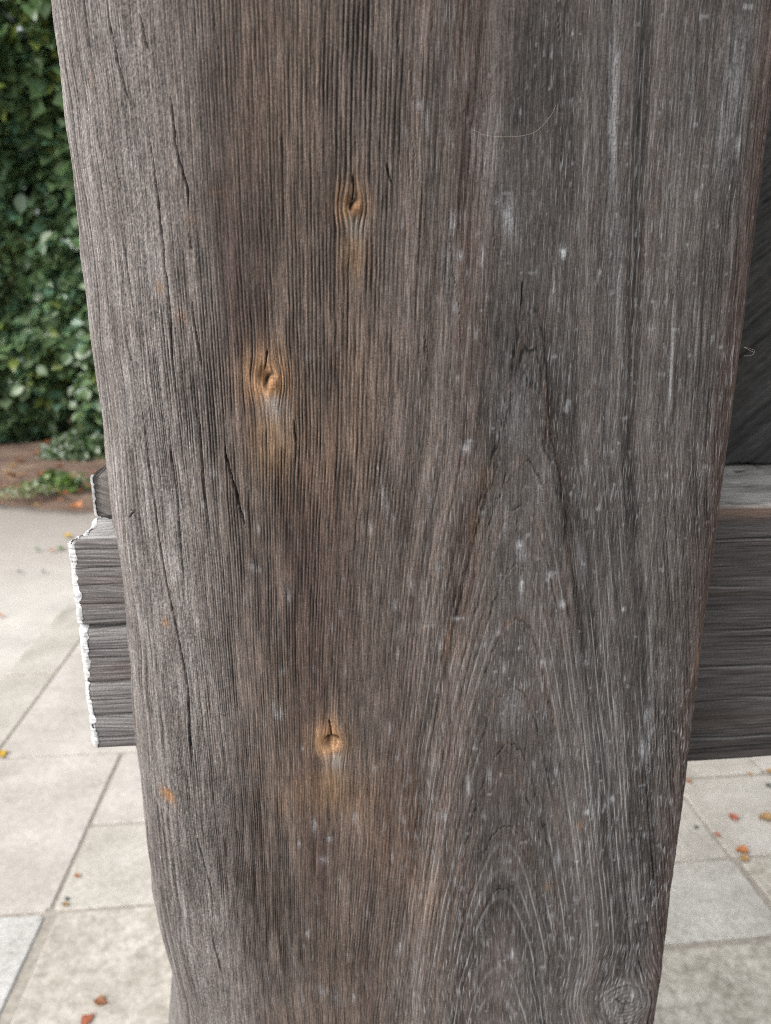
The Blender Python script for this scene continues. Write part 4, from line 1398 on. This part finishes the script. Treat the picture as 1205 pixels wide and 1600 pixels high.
FM = {k: fleaf_mat(k + '_dead_leaf', v) for k, v in dict(orange=(.45, .17, .05), red=(.42, .13, .07), tan=(.42, .26, .11), yellow=(.62, .40, .05), brown=(.30, .13, .06), green=(.09, .17, .05), dark=(.05, .07, .045)).items()}
FLM = {}
for k in FM:
    for v_ in range(2):
        u_, w_ = np.meshgrid(np.linspace(-1, 1, 7), np.linspace(0, 1, 9))
        wid = .36 * np.sin(np.clip(w_, 0, 1) ** (.8 if v_ else 1.25) * math.pi) ** 1.15 * (1 + .30 * noise(w_ * 7, u_ * 1.5 + v_ * 5, 3)) + .012
        V = np.stack([u_ * wid, w_ - .5, np.abs(u_) * wid * (.75 if v_ else .35) + .10 * (w_ - .5) ** 2 * (4 if v_ else 1.5) + .07 * noise(u_ * 2, w_ * 4, 7 + v_)], -1).reshape(-1, 3)
        V[:, 2] -= V[:, 2].min() - .01
        o = mesh_np('fallen_leaf', V, grid_faces(9, 7), FM[k])
        FLM[(k, v_)] = o.data
        bpy.data.objects.remove(o)


def fallen(px, py, kind, lpx, label, group=None, ang=None, var=0, zoff=.002):
    p = on_ground(px, py)
    o = bpy.data.objects.new('fallen_leaf', FLM[(kind, var)])
    COL.objects.link(o)
    dist = np.linalg.norm(p - CAM)
    s_ = .68 * lpx / FPX * dist
    o.scale = (s_, s_, s_)
    o.location = (p[0], p[1], zoff)
    o.rotation_euler = (random.uniform(-.15, .15), random.uniform(-.15, .15), random.uniform(0, 6.28) if ang is None else ang)
    tag(o, label, 'leaf', group)


FALL = [
    (158, 1567, 'brown', 27, 'reddish brown leaf on the rough beige slab beside the post foot', 1.45, 0), (137, 1594, 'red', 26, 'rusty leaf cut by the lower edge of the picture, on the rough beige slab', 2.5, 0),
    (120, 1369, 'orange', 12, 'tiny orange leaf in the joint between two pale slabs', .4, 1), (102, 1414, 'tan', 14, 'tiny tan leaf where the slab joints meet on the left', .2, 1),
    (2, 1180, 'yellow', 30, 'yellow leaf at the left picture edge on the pale paving', .5, 0), (0, 962, 'orange', 16, 'orange leaf at the left picture edge on the concrete path', 1.1, 0),
    (106, 838, 'yellow', 22, 'bright yellow leaf on the concrete path beside the beam end', 1.6, 0), (80, 861, 'orange', 14, 'small orange leaf lying next to a green one on the concrete path', .9, 1),
    (95, 858, 'green', 20, 'green leaf on the concrete path next to a small orange leaf', 1.7, 0), (57, 859, 'green', 13, 'small green leaf alone on the concrete path', 1.2, 1),
    (31, 894, 'dark', 12, 'dark green leaf on the concrete path, further left of the dark pair', .2, 1), (67, 894, 'dark', 11, 'dark green leaf on the concrete path, nearer the beam end of the dark pair', 1.2, 1),
    (1144, 1278, 'red', 22, 'salmon red leaf lying alone on the pale grey slab at right', .1, 1), (1197, 1281, 'tan', 30, 'curled tan leaf on the grey slab at the right picture edge', 1.4, 1),
    (1159, 1331, 'orange', 24, 'orange leaf lying across the slab joint at right', 1.2, 1), (1163, 1344, 'tan', 20, 'tan leaf touching an orange one on the slab joint at right', 1.7, 1),
    (1203, 1208, 'tan', 20, 'small tan leaf on the far slab joint below the beam', 1.3, 1), (1171, 1210, 'tan', 10, 'tiny faded leaf on the far slab joint below the beam', .7, 1),
    (1121, 1306, 'red', 16, 'small red leaf wedged in the slanting slab joint', .6, 0), (1077, 1222, 'orange', 14, 'tiny orange leaf beside the right edge of the post', 1.4, 0),
    (1200, 1229, 'dark', 13, 'dark leaf scrap on the grey slab at the right picture edge', 1.0, 1),
]
for px, py, k, l, lab, ang, var in FALL:
    fallen(px, py, k, l, lab, 'fallen leaves on the paving and path', ang, var)
for i in range(70):
    py = 684 + 112 * random.random() ** .8
    px = random.uniform(-60, 175)
    k = random.choice(['orange', 'red', 'brown', 'tan', 'orange', 'yellow' if i % 4 == 0 else 'tan'])
    fallen(px, py, k, random.uniform(9, 19), 'small dry leaf among the litter on the soil bed', 'dry leaves scattered on the soil bed', None, i % 2, .03)
fallen(118, 797, 'orange', 34, 'large orange leaf at the soil edge above the beam end', None, 1.3, 1, .02)

# pebbles
M_PEB = flat_mat('dark_pebble', (.06, .07, .075), .6, 40, .3)
for px, py, r_, lab in ((1088, 1293, .0065, 'small dark pebble on the grey slab right of the post'), (105, 1405, .006, 'small dark pebble in the slab joint on the left')):
    p = on_ground(px, py)
    a_, b_ = np.meshgrid(np.linspace(0, 2 * math.pi, 13), np.linspace(0, math.pi, 8))
    V = np.stack([np.sin(b_) * np.cos(a_), np.sin(b_) * np.sin(a_) * .8, np.cos(b_) * .55 + .4], -1) * r_ * (1 + .15 * noise(np.cos(a_) * 2 + b_, np.sin(a_) * 2, 3))[..., None]
    o = mesh_np('pebble', V.reshape(-1, 3), grid_faces(8, 13), M_PEB)
    o.location = (p[0], p[1], 0)
    tag(o, lab, 'pebble')
